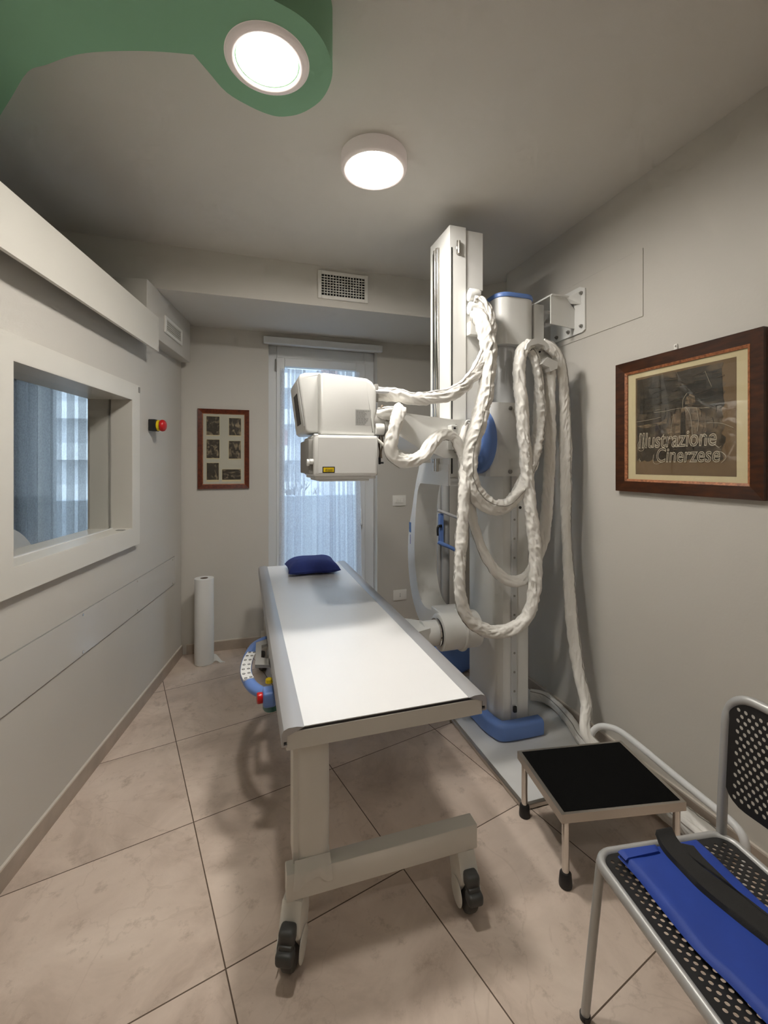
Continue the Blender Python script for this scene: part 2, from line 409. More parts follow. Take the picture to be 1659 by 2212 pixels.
# inner window of the partition: raised lacquer frame, lead glass set back
w1 = tag(bpy.data.objects.new('window_1', None), kind='structure'); COL.objects.link(w1)
w1.matrix_world = FL @ Matrix.Translation((0, 2.2, WZ0)); WM[w1] = w1.matrix_world.copy()
fr = MB(); O0, O1, OZ0, OZ1 = 1.60, 2.814, 1.028, 1.966
for d0, d1, z0, z1 in ((O0, W0, OZ0, OZ1), (W1, O1, OZ0, OZ1), (W0, W1, OZ0, WZ0), (W0, W1, WZ1, OZ1)): fr.box(0, .03, d0, d1, z0, z1)
fr.build('window_frame', LACQ, w1, FL, 0, kind='structure')
ln = MB()
ln.box(-.20, .029, W1-.003, W1, WZ0, WZ1).box(-.20, .029, W0, W0+.003, WZ0, WZ1).box(-.20, .029, W0, W1, WZ0, WZ0+.003).box(-.20, .029, W0, W1, WZ1-.003, WZ1)
ln.build('reveal_lining', LACQ, w1, FL, 0, kind='structure')
MB().box(-.10, -.085, W0+.003, W1-.003, WZ0+.003, WZ1-.003).build('pane', GLASS, w1, FL, 0, kind='structure')
MB().box(-.085, -.075, W0+.003, W1-.003, WZ0+.003, WZ0+.007).build('glazing_bead', PVC, w1, FL, 0, kind='structure')
# balcony door: fixed frame, leaf with two glass areas, lever
d1_ = tag(bpy.data.objects.new('door_1', None), kind='structure'); COL.objects.link(d1_)
d1_.matrix_world = FR @ Matrix.Translation((.67, 3.95, 0)); WM[d1_] = d1_.matrix_world.copy()
VD = 3.93
f = MB(); f.box(D0, D0+.075, VD, VD+.08, 0, DZ, .004, 1).box(D1-.10, D1, VD, VD+.08, 0, DZ, .004, 1).box(D0+.075, D1-.10, VD, VD+.08, DZ-.12, DZ, .004, 1)
f.build('door_frame', PVC, d1_, FR, 0, kind='structure')
LX0, LX1, LZ1 = D0+.07, D1-.085, DZ-.10
lf = MB()
lf.box(LX0, LX0+.07, VD-.012, VD+.05, .03, LZ1, .004, 1).box(LX1-.085, LX1, VD-.012, VD+.05, .03, LZ1, .004, 1)
lf.box(LX0+.07, LX1-.085, VD-.012, VD+.05, LZ1-.075, LZ1, .004, 1).box(LX0+.07, LX1-.085, VD-.012, VD+.05, .03, .15, .004, 1)
leaf = lf.build('door_leaf', PVC, d1_, FR, 0, kind='structure')
MB().box(LX0+.07, LX1-.085, VD+.015, VD+.03, .15, LZ1-.075).build('pane', GLASS, leaf, FR, 0, kind='structure')
h = MB().box(LX1-.062, LX1-.032, VD-.02, VD-.012, .99, 1.13, .004, 2).cyl((LX1-.047, VD-.012, 1.09), (LX1-.047, VD-.05, 1.09), .009)
h.tube([(LX1-.047, VD-.05, 1.095), (LX1-.047, VD-.055, 1.06), (LX1-.046, VD-.052, .99), (LX1-.045, VD-.048, .955)], .009, smooth=5)
h.build('door_handle', PVC, leaf, FR, 40, kind='structure')
hg = MB().cyl((LX0-.004, VD-.018, 2.30), (LX0-.004, VD-.018, 2.40), .008).cyl((LX0-.004, VD-.018, .25), (LX0-.004, VD-.018, .35), .008)
hg.build('hinge', GREY, leaf, FR, 40, kind='structure')
setting(MB().box(.155, 1.18, VB-.045, VB, 2.50, 2.556, .004, 1), 'trim_5', PVC)
# the next room's balcony door
d2_ = tag(bpy.data.objects.new('door_2', None), kind='structure'); COL.objects.link(d2_)
d2_.matrix_world = FR @ Matrix.Translation((-1.22, 3.95, 0)); WM[d2_] = d2_.matrix_world.copy()
f = MB(); f.box(N0, N0+.05, 3.95, 4.01, 0, NZ).box(N1-.05, N1, 3.95, 4.01, 0, NZ).box(N0, N1, 3.95, 4.01, NZ-.06, NZ).box(N0, N1, 3.95, 4.01, 0, .1)
f.build('door_frame', PVC, d2_, FR, 0, kind='structure')
MB().box(N0+.05, N1-.05, 3.97, 3.98, .1, NZ-.06).build('pane', GLASS, d2_, FR, 0, kind='structure')
# balcony outside
setting(MB().box(-3, 3, VB+.28, 5.3, -.12, -.02), 'floor_balcony', mat('balcony_tile', (.45, .42, .4, 1), .7))
setting(MB().box(-3, 3, 5.2, 5.3, -.02, 1.14, .01, 2), 'wall_parapet', mat('parapet_render', (.60, .66, .74, 1), .7, var=.04))

# ================================================================== CURTAINS
def curtain(name, u0, u1, v, z0, z1, waves, amp, m, label, gather=0, seed=0, pull=None):
    mb = MB()
    def fn(a, b):
        z = z0+(z1-z0)*b
        x0, x1 = (u0, u1) if pull is None else (u0+pull[0]*(1-b)**1.5, u1+pull[1]*(1-b)**1.5)
        w = a+.012*noise.noise(Vector((a*6, b*1.4, seed)))
        ph = 2*PI*waves*(w+.08*noise.noise(Vector((a*3, 0, seed+3))))
        x0s = 1.15*amp*math.sin(2*ph+1.1+2*noise.noise(Vector((a*4, b*.5, seed+8))))
        y = v+amp*(.55+.45*noise.noise(Vector((a*9, b*.8, seed+5))))*math.sin(ph)*(1-gather*max(0, (b-.9)/.1))
        return (x0+(x1-x0)*w+x0s*min(1, 6*a, 6*(1-a)), y, z)
    mb.sheet(fn, waves*22, 40)
    return mb.build(name, m, None, FR, 180, label=label, cat='curtain')
cm = (LX0+LX1)/2+.03
curtain('sheer_curtain', LX0+.03, cm+.035, VD-.04, .06, LZ1-.10, 5, .018, SHEER, 'left sheer white panel on the balcony door, farther from the handle', .6, 1, (-.02, .0))
curtain('sheer_curtain', cm-.035, LX1-.075, VD-.092, .06, LZ1-.10, 4, .018, SHEER, 'right sheer white panel on the balcony door, beside the handle', .6, 4, (.0, .03))
curtain('net_curtain', -2.9, -.80, VB-.10, .05, 2.45, 15, .04, SHEER2, 'grey sheer curtain seen through the inner window', 0, 7)

# ================================================================== OUTSIDE
b = thing('apartment_building', 'pale apartment block with balconies across the street', 'building', (0, 36, -6))
FAC = mat('pale_render', (.62, .63, .64, 1), .8, var=.05); BALC = mat('white_balcony', (.86, .87, .88, 1), .8); SHUT = mat('brick_shutter', rgb(176, 150, 146), .7); WIN = mat('grey_glass', (.32, .35, .38, 1), .2)
MB().box(-42, 26, 36, 44, -6, 16).build('wall', FAC, b, FR, 0)
for k in range(-2, 5):
    zz = -1.0+2.8*k
    MB().box(-40, 24, 34.9, 36, zz, zz+1.15).build('balcony', BALC, b, FR, 0)
    for x in range(-30, 22, 4):
        MB().box(x, x+1.3, 35.92, 36.0, zz+1.15, zz+2.4).build('window', WIN if (x+k) % 3 else SHUT, b, FR, 0)
    if k == 4: break
t = thing('bare_tree', 'leafless young tree standing outside the balcony', 'tree', (1.4, 14.5, -6))
tr = MB(); tr.tube([(1.4, 14.5, -6), (1.45, 14.5, -2), (1.5, 14.5, .2)], .06, 8)
tr.build('trunk', mat('tree_bark', (.12, .10, .09, 1), .9), t)
bb = MB(); rr_ = random.Random(3)
for k in range(34):
    p = Vector((1.5, 14.5, -1.2+1.4*rr_.random())); dr = Vector((rr_.uniform(-1, 1), rr_.uniform(-.6, .6), rr_.uniform(.5, 1.3))).normalized()
    L = rr_.uniform(.6, 1.5); q = p+dr*L*.6+Vector((0, 0, .05)); e = p+dr*L+Vector((rr_.uniform(-.2, .2), 0, .25))
    bb.tube([p, q, e], lambda s: .016*(1-s)+.004, 5)
    for j in range(3):
        s0 = p.lerp(e, rr_.uniform(.4, .9)); bb.tube([s0, s0+Vector((rr_.uniform(-.4, .4), rr_.uniform(-.2, .2), rr_.uniform(.1, .5)))], lambda s: .008*(1-s)+.003, 4)
bb.build('branches', bpy.data.materials['tree_bark'], t)
setting(MB().box(-45, 30, 5.6, 60, -6.2, -6), 'ground', mat('street_asphalt', (.2, .2, .2, 1), .9))

# ================================================================== CEILING LAMPS AND CANOPY
cpx = [(0, 250), (25, 210), (60, 155), (100, 140), (150, 122), (200, 113), (280, 110), (350, 112), (418, 118), (450, 155), (490, 200), (540, 230), (580, 247), (610, 252), (650, 245), (690, 220), (712, 185), (718, 145), (703, 98), (677, 60), (640, 28), (590, 0)]
ZB = 2.70
poly = [tuple(at(x, y, z=ZB)[:2]) for x, y in cpx]
sm = spline([Vector((p[0], p[1], 0)) for p in poly[:9]], 4)[:-1] + spline([Vector((p[0], p[1], 0)) for p in poly[8:]], 4)
poly = [(p.x, p.y) for p in sm] + [(-.05, 1.12), (-.2, 1.0), (-.3, .7), (-.35, .2), (-.45, -.4), (-.9, -.7), (-1.5, -.6), (-1.9, .2), (-1.95, 1.2), (-1.6, 2.0), (-1.2, 2.25), (-.95, 2.15)]
MB().prism(poly, 'z', ZB, ZC).build('ceiling_canopy', GREEN, None, FR, 30, label='green curved dropped ceiling panel holding a round downlight', cat='ceiling panel')
def round_lamp(name, label, c, zt, zb, R, rin, dm, recess):
    t = thing(name, label, 'lamp', (c[0], c[1], zb), group='round ceiling lamps')
    MB().lathe([(rin, zb+.012), (rin, zb+.002), (rin+.006, zb), (R-.012, zb), (R-.003, zb+.006), (R, zb+.014), (R, zt), (R-.01, zt), (R-.01, zb+.02), (rin, zb+.012)], (c[0], c[1], 0), seg=64).build('trim_ring', LTRIM, t, FR, 40)
    d = MB().lathe([(0, zb+.004-recess), (rin*.6, zb+.005-recess), (rin*.93, zb+.008), (rin+.002, zb+.0115), (rin+.002, zb+.016), (0, zb+.016)], (c[0], c[1], 0), seg=48)
    d.build('diffuser', dm, t, FR, 60)
    return t
lp = at(578, 138, z=ZB-.008)
round_lamp('recessed_downlight', 'round downlight with perforated cover set in the green panel', lp, ZB-.0005, ZB-.009, .123, .094, LAMPD, 0)
round_lamp('surface_ceiling_lamp', 'added unseen fill lamp on the ceiling behind the viewer', (1.0, -.55, 0), ZC-.0005, 2.815, .148, .128, LAMPFILL, 0)  # added lamp, out of view, brightens the dim foreground and right wall
lp2 = at(808, 371, z=2.815)
round_lamp('surface_ceiling_lamp', 'round white surface lamp on the plain grey ceiling', lp2, ZC-.0005, 2.815, .148, .128, LAMP, 0)

# ================================================================== GRILLES, WALL THINGS
t = thing('vent_grille', 'white grid air vent on the bulkhead above the balcony door', 'vent', (.67, 3.08, 2.65))
x0, x1, z0, z1 = .49, .847, 2.652, 2.846
f = MB()
for a in ((x0, x0+.024, z0, z1), (x1-.024, x1, z0, z1), (x0+.024, x1-.024, z0, z0+.024), (x0+.024, x1-.024, z1-.024, z1)): f.box(a[0], a[1], 3.066, 3.08, a[2], a[3], .002, 1)
f.build('vent_frame', SWITCHW, t, FR, 0)
g = MB()
for k in range(1, 15): x = x0+.024+(x1-x0-.048)*k/15; g.box(x-.0022, x+.0022, 3.069, 3.079, z0+.024, z1-.024)
for k in range(1, 8): z = z0+.024+(z1-z0-.048)*k/8; g.box(x0+.024, x1-.024, 3.068, 3.078, z-.0022, z+.0022)
g.build('grid', SWITCHW, t, FR, 0)
MB().box(x0+.02, x1-.02, 3.0785, 3.0798, z0+.02, z1-.02).build('dark_backing', HOLE, t, FR, 0)
t = thing('air_grille', 'small white air grille on the duct box in the left corner', 'vent', (.08, 3.2, 2.37), FL)
f = MB(); A = .08
for d0, d1, z0, z1 in ((3.06, 3.085, 2.365, 2.475), (3.375, 3.40, 2.365, 2.475), (3.085, 3.375, 2.365, 2.385), (3.085, 3.375, 2.455, 2.475)): f.box(A, A+.012, d0, d1, z0, z1, .002, 1)
f.build('vent_frame', SWITCHW, t, FL, 0)
g = MB()
for k in range(5): z = 2.39+.014*k; g.box(A+.001, A+.008, 3.085, 3.375, z, z+.009)
g.build('louvre', WALL, t, FL, 0)
def wall_plate(name, label, cat, c, kind_):
    t = thing(name, label, cat, (c[0], VB, c[1]))
    MB().box(c[0]-.064, c[0]+.064, VB-.010, VB-.0003, c[1]-.048, c[1]+.048, .004, 2).build('cover_plate', SWITCHW, t, FR, 30)
    if kind_ == 'switch':
        for k in range(3): MB().box(c[0]-.036+.024*k, c[0]-.0125+.024*k, VB-.015, VB-.010, c[1]-.022, c[1]+.022, .002, 1).build('rocker', SWITCHW, t, FR, 0)
    else:
        MB().box(c[0]-.012, c[0]+.012, VB-.013, VB-.010, c[1]-.022, c[1]+.022, .002, 1).build('socket_insert', SWITCHW, t, FR, 0)
        for k in range(3): MB().cyl((c[0], VB-.0132, c[1]-.013+.013*k), (c[0], VB-.0128, c[1]-.013+.013*k), .0032, seg=10).build('pin_hole', BLACK, t, FR, 0)
wall_plate('light_switch', 'cream triple light switch right of the balcony door', 'switch', (1.348, 1.171), 'switch')
wall_plate('power_socket', 'cream wall socket low right of the balcony door', 'socket', (1.355, .313), 'socket')
# emergency stop
t = thing('emergency_stop', 'red mushroom emergency stop button on left wall', 'button', (0, 3.05, 1.75), FL)
MB().box(0.0005, .045, 3.015, 3.085, 1.715, 1.79, .004, 2).build('housing', BLACK, t, FL, 30)
MB().lathe([(0, .045), (.034, .045), (.036, .048), (.034, .062), (0, .062)], (0, 3.05, 1.752), 'x', 32).build('collar', YELLOW, t, FL, 40)
MB().lathe([(0, .062), (.024, .062), (.036, .066), (.039, .074), (.036, .086), (.026, .094), (.012, .098), (0, .0985)], (0, 3.05, 1.752), 'x', 32).build('push_button', RED, t, FL, 50)
MB().box(.0303, .0335, 2.792, 2.812, 1.925, 1.958, .001, 1).build('small_plate', GREY, None, FL, 0, label='tiny grey plate at the upper corner of the window frame', cat='plate')
MB().box(-.02, .02, 2.62, 2.65, WZ0+.0035, WZ0+.006, .001, 1).build('cable_cap', GREY, None, FL, 0, label='small flat grey cap lying on the inner window sill', cat='cap')
# wall guard strip
t = thing('wall_guard_strip', 'long glossy cream protective strip screwed to left wall', 'wall guard', (0, 1.5, .61), FL)
MB().box(.0005, .006, -1.2, 3.5, .609, .809).build('panel', GUARD, t, FL, 0)
MB().box(.0005, .0045, -1.2, 3.5, .606, .609).box(.0005, .0045, -1.2, 3.5, .809, .812).build('edge_shadow_line', GREY, t, FL, 0)  # grey strips stand in for the thin shadow along the panel edges
for d in (1.0, 1.62, 2.24, 2.84, 3.45):
    for z in (.622, .796): MB().cyl((.006, d, z), (.0085, d, z), .006, seg=12).build('screw', CHROME, t, FL, 40)

# framed photographs on the back wall
def picture_rails(mb, a0, a1, z0, z1, w, pl, bev=.004):
    """four mitred mouldings; pl maps (along, out, up) to the room"""
    for A, B in (((a0, z0), (a1, z0)), ((a1, z0), (a1, z1)), ((a1, z1), (a0, z1)), ((a0, z1), (a0, z0))):
        ca, cz = (a0+a1)/2, (z0+z1)/2
        def inn(p): return (p[0]+(w if p[0] < ca else -w), p[1]+(w if p[1] < cz else -w))
        vs = []
        for p, o in ((A, 0), (B, 0), (inn(B), 0), (inn(A), 0)): vs.append((p, o))
        lo = [pl(p[0], 0.0006, p[1]) for p, _ in vs]
        hi = [pl(p[0]*(1-.0)+0, .018, p[1]) for p, _ in vs[:2]] + [pl(p[0], .012, p[1]) for p, _ in vs[2:]]
        mb.raw(lo+hi, [(0, 1, 2, 3), (4, 5, 6, 7), (0, 1, 5, 4), (1, 2, 6, 5), (2, 3, 7, 6), (3, 0, 4, 7)])
t = thing('framed_photographs', 'slim reddish wooden frame with six small old photographs', 'picture', (-.15, VB, 1.3))
plb = lambda a, o, z: Vector((a, VB-o, z))
a0, a1, z0, z1 = -.348, .043, 1.303, 1.943
mb = MB(); picture_rails(mb, a0, a1, z0, z1, .034, plb); mb.build('frame_moulding', WOODR, t, FR, 0)
mb = MB(); picture_rails(mb, a0+.033, a1-.033, z0+.033, z1-.033, .006, lambda a, o, z: Vector((a, VB-o*.6, z))); mb.build('gilt_edge', INLAY, t, FR, 0)
bd = MB().box(a0+.03, a1-.03, VB-.005, VB-.0008, z0+.03, z1-.03).build('mount_board', mat('pale_mount', rgb(206, 203, 190), .8), t, FR, 0)
W, Hh = (a1-a0), (z1-z0)
px_ = [(360, 640, 400, 815), (850, 1115, 425, 815), (362, 640, 905, 1320), (845, 1110, 930, 1330), (365, 625, 1415, 1815), (700, 1110, 1555, 1815)]
for k, (xa, xb, ya, yb) in enumerate(px_):
    fa = lambda x: a0+(x-175)/(1300-175)*W
    fz = lambda y: z1-(y-240)/(1980-240)*Hh
    MB().box(fa(xa)-.003, fa(xb)+.003, VB-.0062, VB-.005, fz(yb)-.003, fz(ya)+.003).build('photo_border', MATBOARD, t, FR, 0)
    MB().box(fa(xa), fa(xb), VB-.0068, VB-.0062, fz(yb)+(.012 if k > 3 else .004), fz(ya)).build('photograph', photo_mat('old_photo_%d' % k, k+1.3, rgb(54, 46, 38), rgb(168, 150, 122), 3.5), t, FR, 0)
MB().box(a0+.03, a1-.03, VB-.0085, VB-.0075, z0+.03, z1-.03).build('picture_glass', PGLASS, t, FR, 0)

# large framed drawing on the right wall
t = thing('framed_poster', 'large dark walnut frame with charcoal poster on right wall', 'picture', (UR, 1.46, 1.36))
plr = lambda a, o, z: Vector((UR-o, a, z))
v0, v1, z0, z1 = 1.124, 1.797, 1.367, 2.001
mb = MB(); picture_rails(mb, v0, v1, z0, z1, .052, lambda a, o, z: Vector((UR-o*1.3, a, z))); mb.build('frame_moulding', WOODD, t, FR, 0)
mb = MB(); picture_rails(mb, v0+.05, v1-.05, z0+.05, z1-.05, .011, lambda a, o, z: Vector((UR-o*.95, a, z))); mb.build('inlay_edge', INLAY, t, FR, 0)
MB().box(UR-.005, UR-.0008, v0+.04, v1-.04, z0+.04, z1-.04).build('mount_board', MATBOARD, t, FR, 0)
# drawing sheet: screen box in the zoomed crop mapped on the frame
s0, s1, q0, q1 = v0+.105, v1-.105, z0+.085, z1-.085
MB().box(UR-.0058, UR-.005, s0, s1, q0, q1).build('paper_sheet', KRAFT, t, FR, 0)
rg = random.Random(8)
left, right, bot, top = s1-.008, s0+.05, q0+.065, q1-.008
pts = []
for k in range(30): pts.append((left-(left-right)*k/29, bot+rg.uniform(-.006, .006)))
for k in range(24): pts.append((right+rg.uniform(-.012, .008), bot+(top-bot)*(k+.5)/24))
for k in range(10): pts.append((right+(left-right)*k/9, top+rg.uniform(-.004, .002)))
MB().prism(pts, 'x', UR-.0063, UR-.0058).build('charcoal_drawing', DRAW, t, FR, 0)
def patch(name, pl, m, dx):
    MB().prism([(s1-a*(s1-s0), q0+b_*(q1-q0)) for a, b_ in pl], 'x', UR-.0063-dx, UR-.0063-dx+.0004).build(name, m, t, FR, 0)
patch('dark_sky', [(.05, .62), (.3, .60), (.6, .64), (.9, .60), (.88, .93), (.6, .9), (.3, .95), (.06, .86)], DRAWD, .0005)
patch('robe', [(.38, .30), (.36, .45), (.40, .56), (.50, .62), (.56, .64), (.66, .62), (.74, .56), (.75, .40), (.70, .30)], ROBE, .0010)
patch('robe', [(.02, .50), (.30, .52), (.38, .56), (.36, .50), (.10, .47)], ROBE, .0010)
patch('head', [(.55, .66), (.56, .72), (.60, .75), (.64, .73), (.65, .67), (.61, .63)], ROBE, .0012)
patch('shadow', [(.50, .30), (.51, .58), (.55, .60), (.56, .30)], DRAWD, .0015)
st = MB()
def P2(a, b_): return (UR-.0085, s1-a*(s1-s0), q0+b_*(q1-q0))
for ln_ in ([(.22, .62), (.35, .62), (.5, .63), (.78, .60)], [(.24, .64), (.30, .645)], [(.70, .605), (.77, .61)], [(.53, .62), (.53, .70), (.57, .76)],
            [(.56, .63), (.60, .56), (.62, .42), (.62, .30)], [(.44, .58), (.42, .5), (.41, .4)], [(.66, .62), (.68, .5), (.67, .4)], [(.02, .545), (.15, .55), (.3, .565)],
            [(.76, .47), (.88, .455), (.98, .41)], [(.80, .78), (.74, .93)], [(.06, .165), (.045, .15), (.065, .14), (.05, .125)]):
    st.tube([P2(*p) for p in ln_], .0009, 5, smooth=5)
for sw in ([(.06, .36), (.03, .30), (.05, .245), (.10, .25), (.11, .31), (.09, .40), (.06, .41), (.05, .385)], [(.82, .28), (.86, .25), (.88, .262)], [(.22, .20), (.215, .13), (.25, .105), (.30, .12)], [(.84, .215), (.89, .205), (.92, .16), (.88, .115)]):
    st.tube([P2(*p) for p in sw], .0009, 5, smooth=6)
st.build('chalk_lines', CHALK, t, FR, 60)
hb = MB(); hd_ = MB(); rq = random.Random(21)
for k in range(110):
    a, b_ = rq.uniform(.04, .84), rq.uniform(.20, .92); L_q = rq.uniform(.03, .12); an = rq.choice((0, .15, -.2, 1.4, 1.7)) if b_ < .62 else rq.uniform(-.35, .25)
    q = [P2(a, b_), P2(a+L_q*.5*math.cos(an)+.008, b_+L_q*.5*math.sin(an)), P2(min(.9, a+L_q*math.cos(an)), b_+L_q*math.sin(an))]
    (hd_ if k % 3 else hb).tube([(UR-.0083, p[1], p[2]) for p in q], rq.uniform(.0004, .0011), 5, smooth=4)
hb.build('light_hatching', ROBE, t, FR, 60); hd_.build('dark_hatching', DKGREY, t, FR, 60)
def lettering(txt, a, b_, width, height):
    cu = bpy.data.curves.new('lettering', 'FONT'); cu.body = txt; cu.size = 1; cu.fill_mode = 'NONE'; cu.bevel_depth = .021; cu.shear = .12; cu.resolution_u = 4; cu.bevel_resolution = 1
    tmp = bpy.data.objects.new('lettering', cu); COL.objects.link(tmp)
    bpy.context.view_layer.update()
    me = bpy.data.meshes.new_from_object(tmp.evaluated_get(bpy.context.evaluated_depsgraph_get()))
    bpy.data.objects.remove(tmp)
    xs = [v.co.x for v in me.vertices]; ys = [v.co.y for v in me.vertices]; x0, x1 = min(xs), max(xs); y0, y1 = min(ys), max(ys)
    mb = MB(); p0 = P2(a, b_)
    sx, sy = width/(x1-x0), height/(y1-y0)
    mb.raw([(UR-.0078-v.co.z*.02, p0[1]-(v.co.x-x0)*sx, p0[2]+(v.co.y-y0)*sy) for v in me.vertices], [tuple(p.vertices) for p in me.polygons])
    mb.build('lettering', CHALK, t, FR, 60)
    bpy.data.meshes.remove(me)
lettering('Illustrazione', .04, .265, .80*(s1-s0), .074)
lettering('Cinerzese', .25, .120, .62*(s1-s0), .068)
MB().box(UR-.0105, UR-.0095, v0+.055, v1-.055, z0+.055, z1-.055).build('picture_glass', PGLASS, t, FR, 0)
hk = MB().box(UR-.006, UR-.0006, 1.475, 1.492, 2.004, 2.030, .002, 1).cyl((UR-.012, 1.483, 2.022), (UR-.0006, 1.483, 2.022), .004, seg=10)
hk.build('picture_hook', SWITCHW, None, FR, 30, label='small clear wall hook above the large dark picture frame', cat='hook')

# ================================================================== EXAM TABLE
T = thing('examination_table', 'white wheeled examination table with grey metal side rails', 'table', (.45, 2.44, 0))
V0, V1 = 1.337, 3.515
UL, URt = .106, .785
MB().box(UL+.045, URt-.045, V0+.002, V1-.005, .7155, .7185).build('tabletop', LAMI, T, FR, 0)
MB().box(UL+.02, URt-.02, V0+.001, V1-.004, .709, .7155).build('edge_band', BLACK, T, FR, 0)
def rail_prof(s):
    o = UL if s > 0 else URt
    pr = [(.066, .7195), (.045, .7235), (.020, .7235), (.006, .718), (0, .706), (0, .668), (.016, .668), (.016, .674), (.006, .674), (.006, .684), (.016, .684), (.016, .700), (.066, .7185)]
    return [(o+s*x, z) for x, z in pr]
for s in (1, -1):
    MB().prism(rail_prof(s), 'y', V0-.004, V1).build('side_rail', ALU, T, FR, 35)
fr = MB()
for v in (V0, V1-.03): fr.box(UL+.014, URt-.014, v, v+.03, .654, .709, .002, 1)
for u in (UL+.014, URt-.034): fr.box(u, u+.02, V0+.03, V1-.03, .672, .700)
fr.build('under_frame', LEGW, T, FR, 0)
for k, v in enumerate((1.42, 3.42)):
    mb = MB()
    def fn(a, b_, v=v):
        w = 2*PI*a; z = .268+(.652-.268)*b_
        e = .62
        cx, cy = math.cos(w), math.sin(w)
        bul = 1+.05*math.sin(PI*b_)+.018*noise.noise(Vector((cx*2, cy*2, z*9)))+(.05 if b_ < .04 else 0)
        x = .050*abs(cx)**e*(1 if cx > 0 else -1)*bul; y = .046*abs(cy)**e*(1 if cy > 0 else -1)*bul
        return (.208+x, v+y, z)
    mb.sheet(fn, 48, 30)
    mb.build('leg', LEGW, T, FR, 60, label='cream padded lifting column')
    MB().box(.145, .165, v-.03, v+.05, .27, .652).build('guide_bar', LEGW, T, FR, 0)
    MB().box(.122, .762, v-.065, v-.012, .188, .270, .003, 2).build('cross_beam', LEGW, T, FR, 30)
    for u, ang in ((.155, .42), (.722, .06)):
        cst = None
        Rz = Matrix.Translation((u, v-.025, 0)) @ Matrix.Rotation(-ang, 4, 'Z')
        mb = MB().prism([(-.040, .188), (.036, .188), (.040, .15), (.034, .11), (.016, .062), (-.010, .040), (-.034, .050), (-.060, .088), (-.074, .112), (-.070, .135), (-.056, .160)], 'x', -.033, .033, .010, 2, Rz)
        cst = mb.build('caster', LEGW, T, FR, 40)
        hub = Rz @ Vector((0, -.040, .062))
        ax = (Rz.to_3x3() @ Vector((1, 0, 0)))
        w = MB().cyl(hub-ax*.019, hub+ax*.019, .0615, seg=40, bev=.009); w.build('wheel', DKGREY, cst, FR, 40)
        for s in (1, -1): MB().cyl(hub+ax*s*.0335, hub+ax*s*.0365, .043, seg=28, bev=.001).build('wheel_cover', LEGW, cst, FR, 40)
        MB().box(-.024, .024, -.102, -.058, .108, .152, .012, 3, Rz).box(-.026, .026, -.124, -.080, .072, .108, .011, 3, Rz).box(-.021, .021, -.108, -.07, .095, .12, .008, 2, Rz).build('brake_pedal', DKGREY, cst, FR, 40)
    mb = MB()
    def hem(a, b_, v=v):
        z = .292-.055*b_-.012*b_*math.sin(a*7+1); y = v-.046-.006*b_-.018*min(1, b_*2)
        return (.148+.108*a+.012*b_*(a-.6), y-.003*math.sin(a*17)*b_, z)
    mb.sheet(hem, 24, 8, .003).build('cover_hem', LEGW, T, FR, 60)

# pillow
mb = MB()
def pil(a, b_, s):
    x, y = 2*a-1, 2*b_-1
    fx = 1-.10*(1-x*x)*y*y; k = 1-.07*(1-y*y)*0
    h = ((1-x**4)*(1-y**4))**.55
    px, py = .185*x*(1-.07*(1-y*y)), .16*y*(1-.10*(1-x*x))
    z = .724+.028+(.072 if s > 0 else -.028)*h+.006*noise.noise(Vector((x*2, y*2, s)))
    return (.475+px, 3.255+py, z)
mb.sheet(lambda a, b_: pil(a, b_, 1), 40, 32); mb.sheet(lambda a, b_: pil(1-a, b_, -1), 40, 32)
mb.build('pillow', NAVY, None, FR, 60, label='navy blue cushion at the far end of the exam table', cat='pillow')

# ================================================================== X-RAY MACHINE
X = thing('xray_machine', 'white wall-stand radiography machine with swinging arm and sleeved cables', 'x-ray machine', (1.42, 2.3, 0))
# floor plate
MB().box(1.17, 1.80, 1.672, 2.80, .001, .014).build('floor_plate', mat('pale_floor_plate', (.70, .70, .69, 1), .35), X, FR, 0)
e = MB().box(1.15, 1.17, 1.652, 2.80, .001, .022, .003, 1).box(1.17, 1.80, 1.652, 1.672, .001, .022, .003, 1)
e.build('plate_edging', STEEL, X, FR, 0)
# column with rounded front corners
cp = [(1.335, 2.47), (1.335, 2.26), (1.338, 2.20), (1.348, 2.165), (1.365, 2.143), (1.39, 2.134), (1.515, 2.130), (1.52, 2.135), (1.52, 2.47)]
MB().prism(cp, 'z', .02, 1.5).build('column', WHITE, X, FR, 30)
MB().box(1.405, 1.440, 2.122, 2.134, .06, 1.46, .003, 1).build('guide_rail', GREYM, X, FR, 0)
for k in range(11): MB().cyl((1.4225, 2.119, 1.30-.105*k), (1.4225, 2.123, 1.30-.105*k), .006, seg=10).build('rail_screw', GREY, X, FR, 40)
MB().box(1.412, 1.434, 2.110, 2.124, .135, .17, .006, 2).build('end_stop', BLACK, X, FR, 30)
MB().cyl((1.465, 2.128, 1.26), (1.465, 2.1325, 1.26), .008, seg=14).build('plug', BLACK, X, FR, 40)
# blue base bumper
def ring_bumper():
    inn = [(1.325, 2.62), (1.325, 2.25), (1.34, 2.16), (1.38, 2.12), (1.55, 2.115)]
    p = [Vector((x-.028, y-.005 if k < 2 else y-.03, .062)) for k, (x, y) in enumerate(inn)]
    p[4].x += .04
    pts = spline(p, 8); F_ = frames(pts); prof = rrect(-.045, .045, -.034, .034, .018, 4); vs, fs = [], []; n = len(prof)
    for q, tt, a, b2 in F_:
        for w, h_ in prof: vs.append(q+a*w+b2*h_)
    for i in range(len(pts)-1):
        for k in range(n): fs.append((i*n+k, i*n+(k+1) % n, (i+1)*n+(k+1) % n, (i+1)*n+k))
    fs += [tuple(range(n)), tuple((len(pts)-1)*n+k for k in range(n))]
    return MB().raw(vs, fs)
ring_bumper().build('base_bumper', BLUE, X, FR, 40, label='blue plastic base bumper')
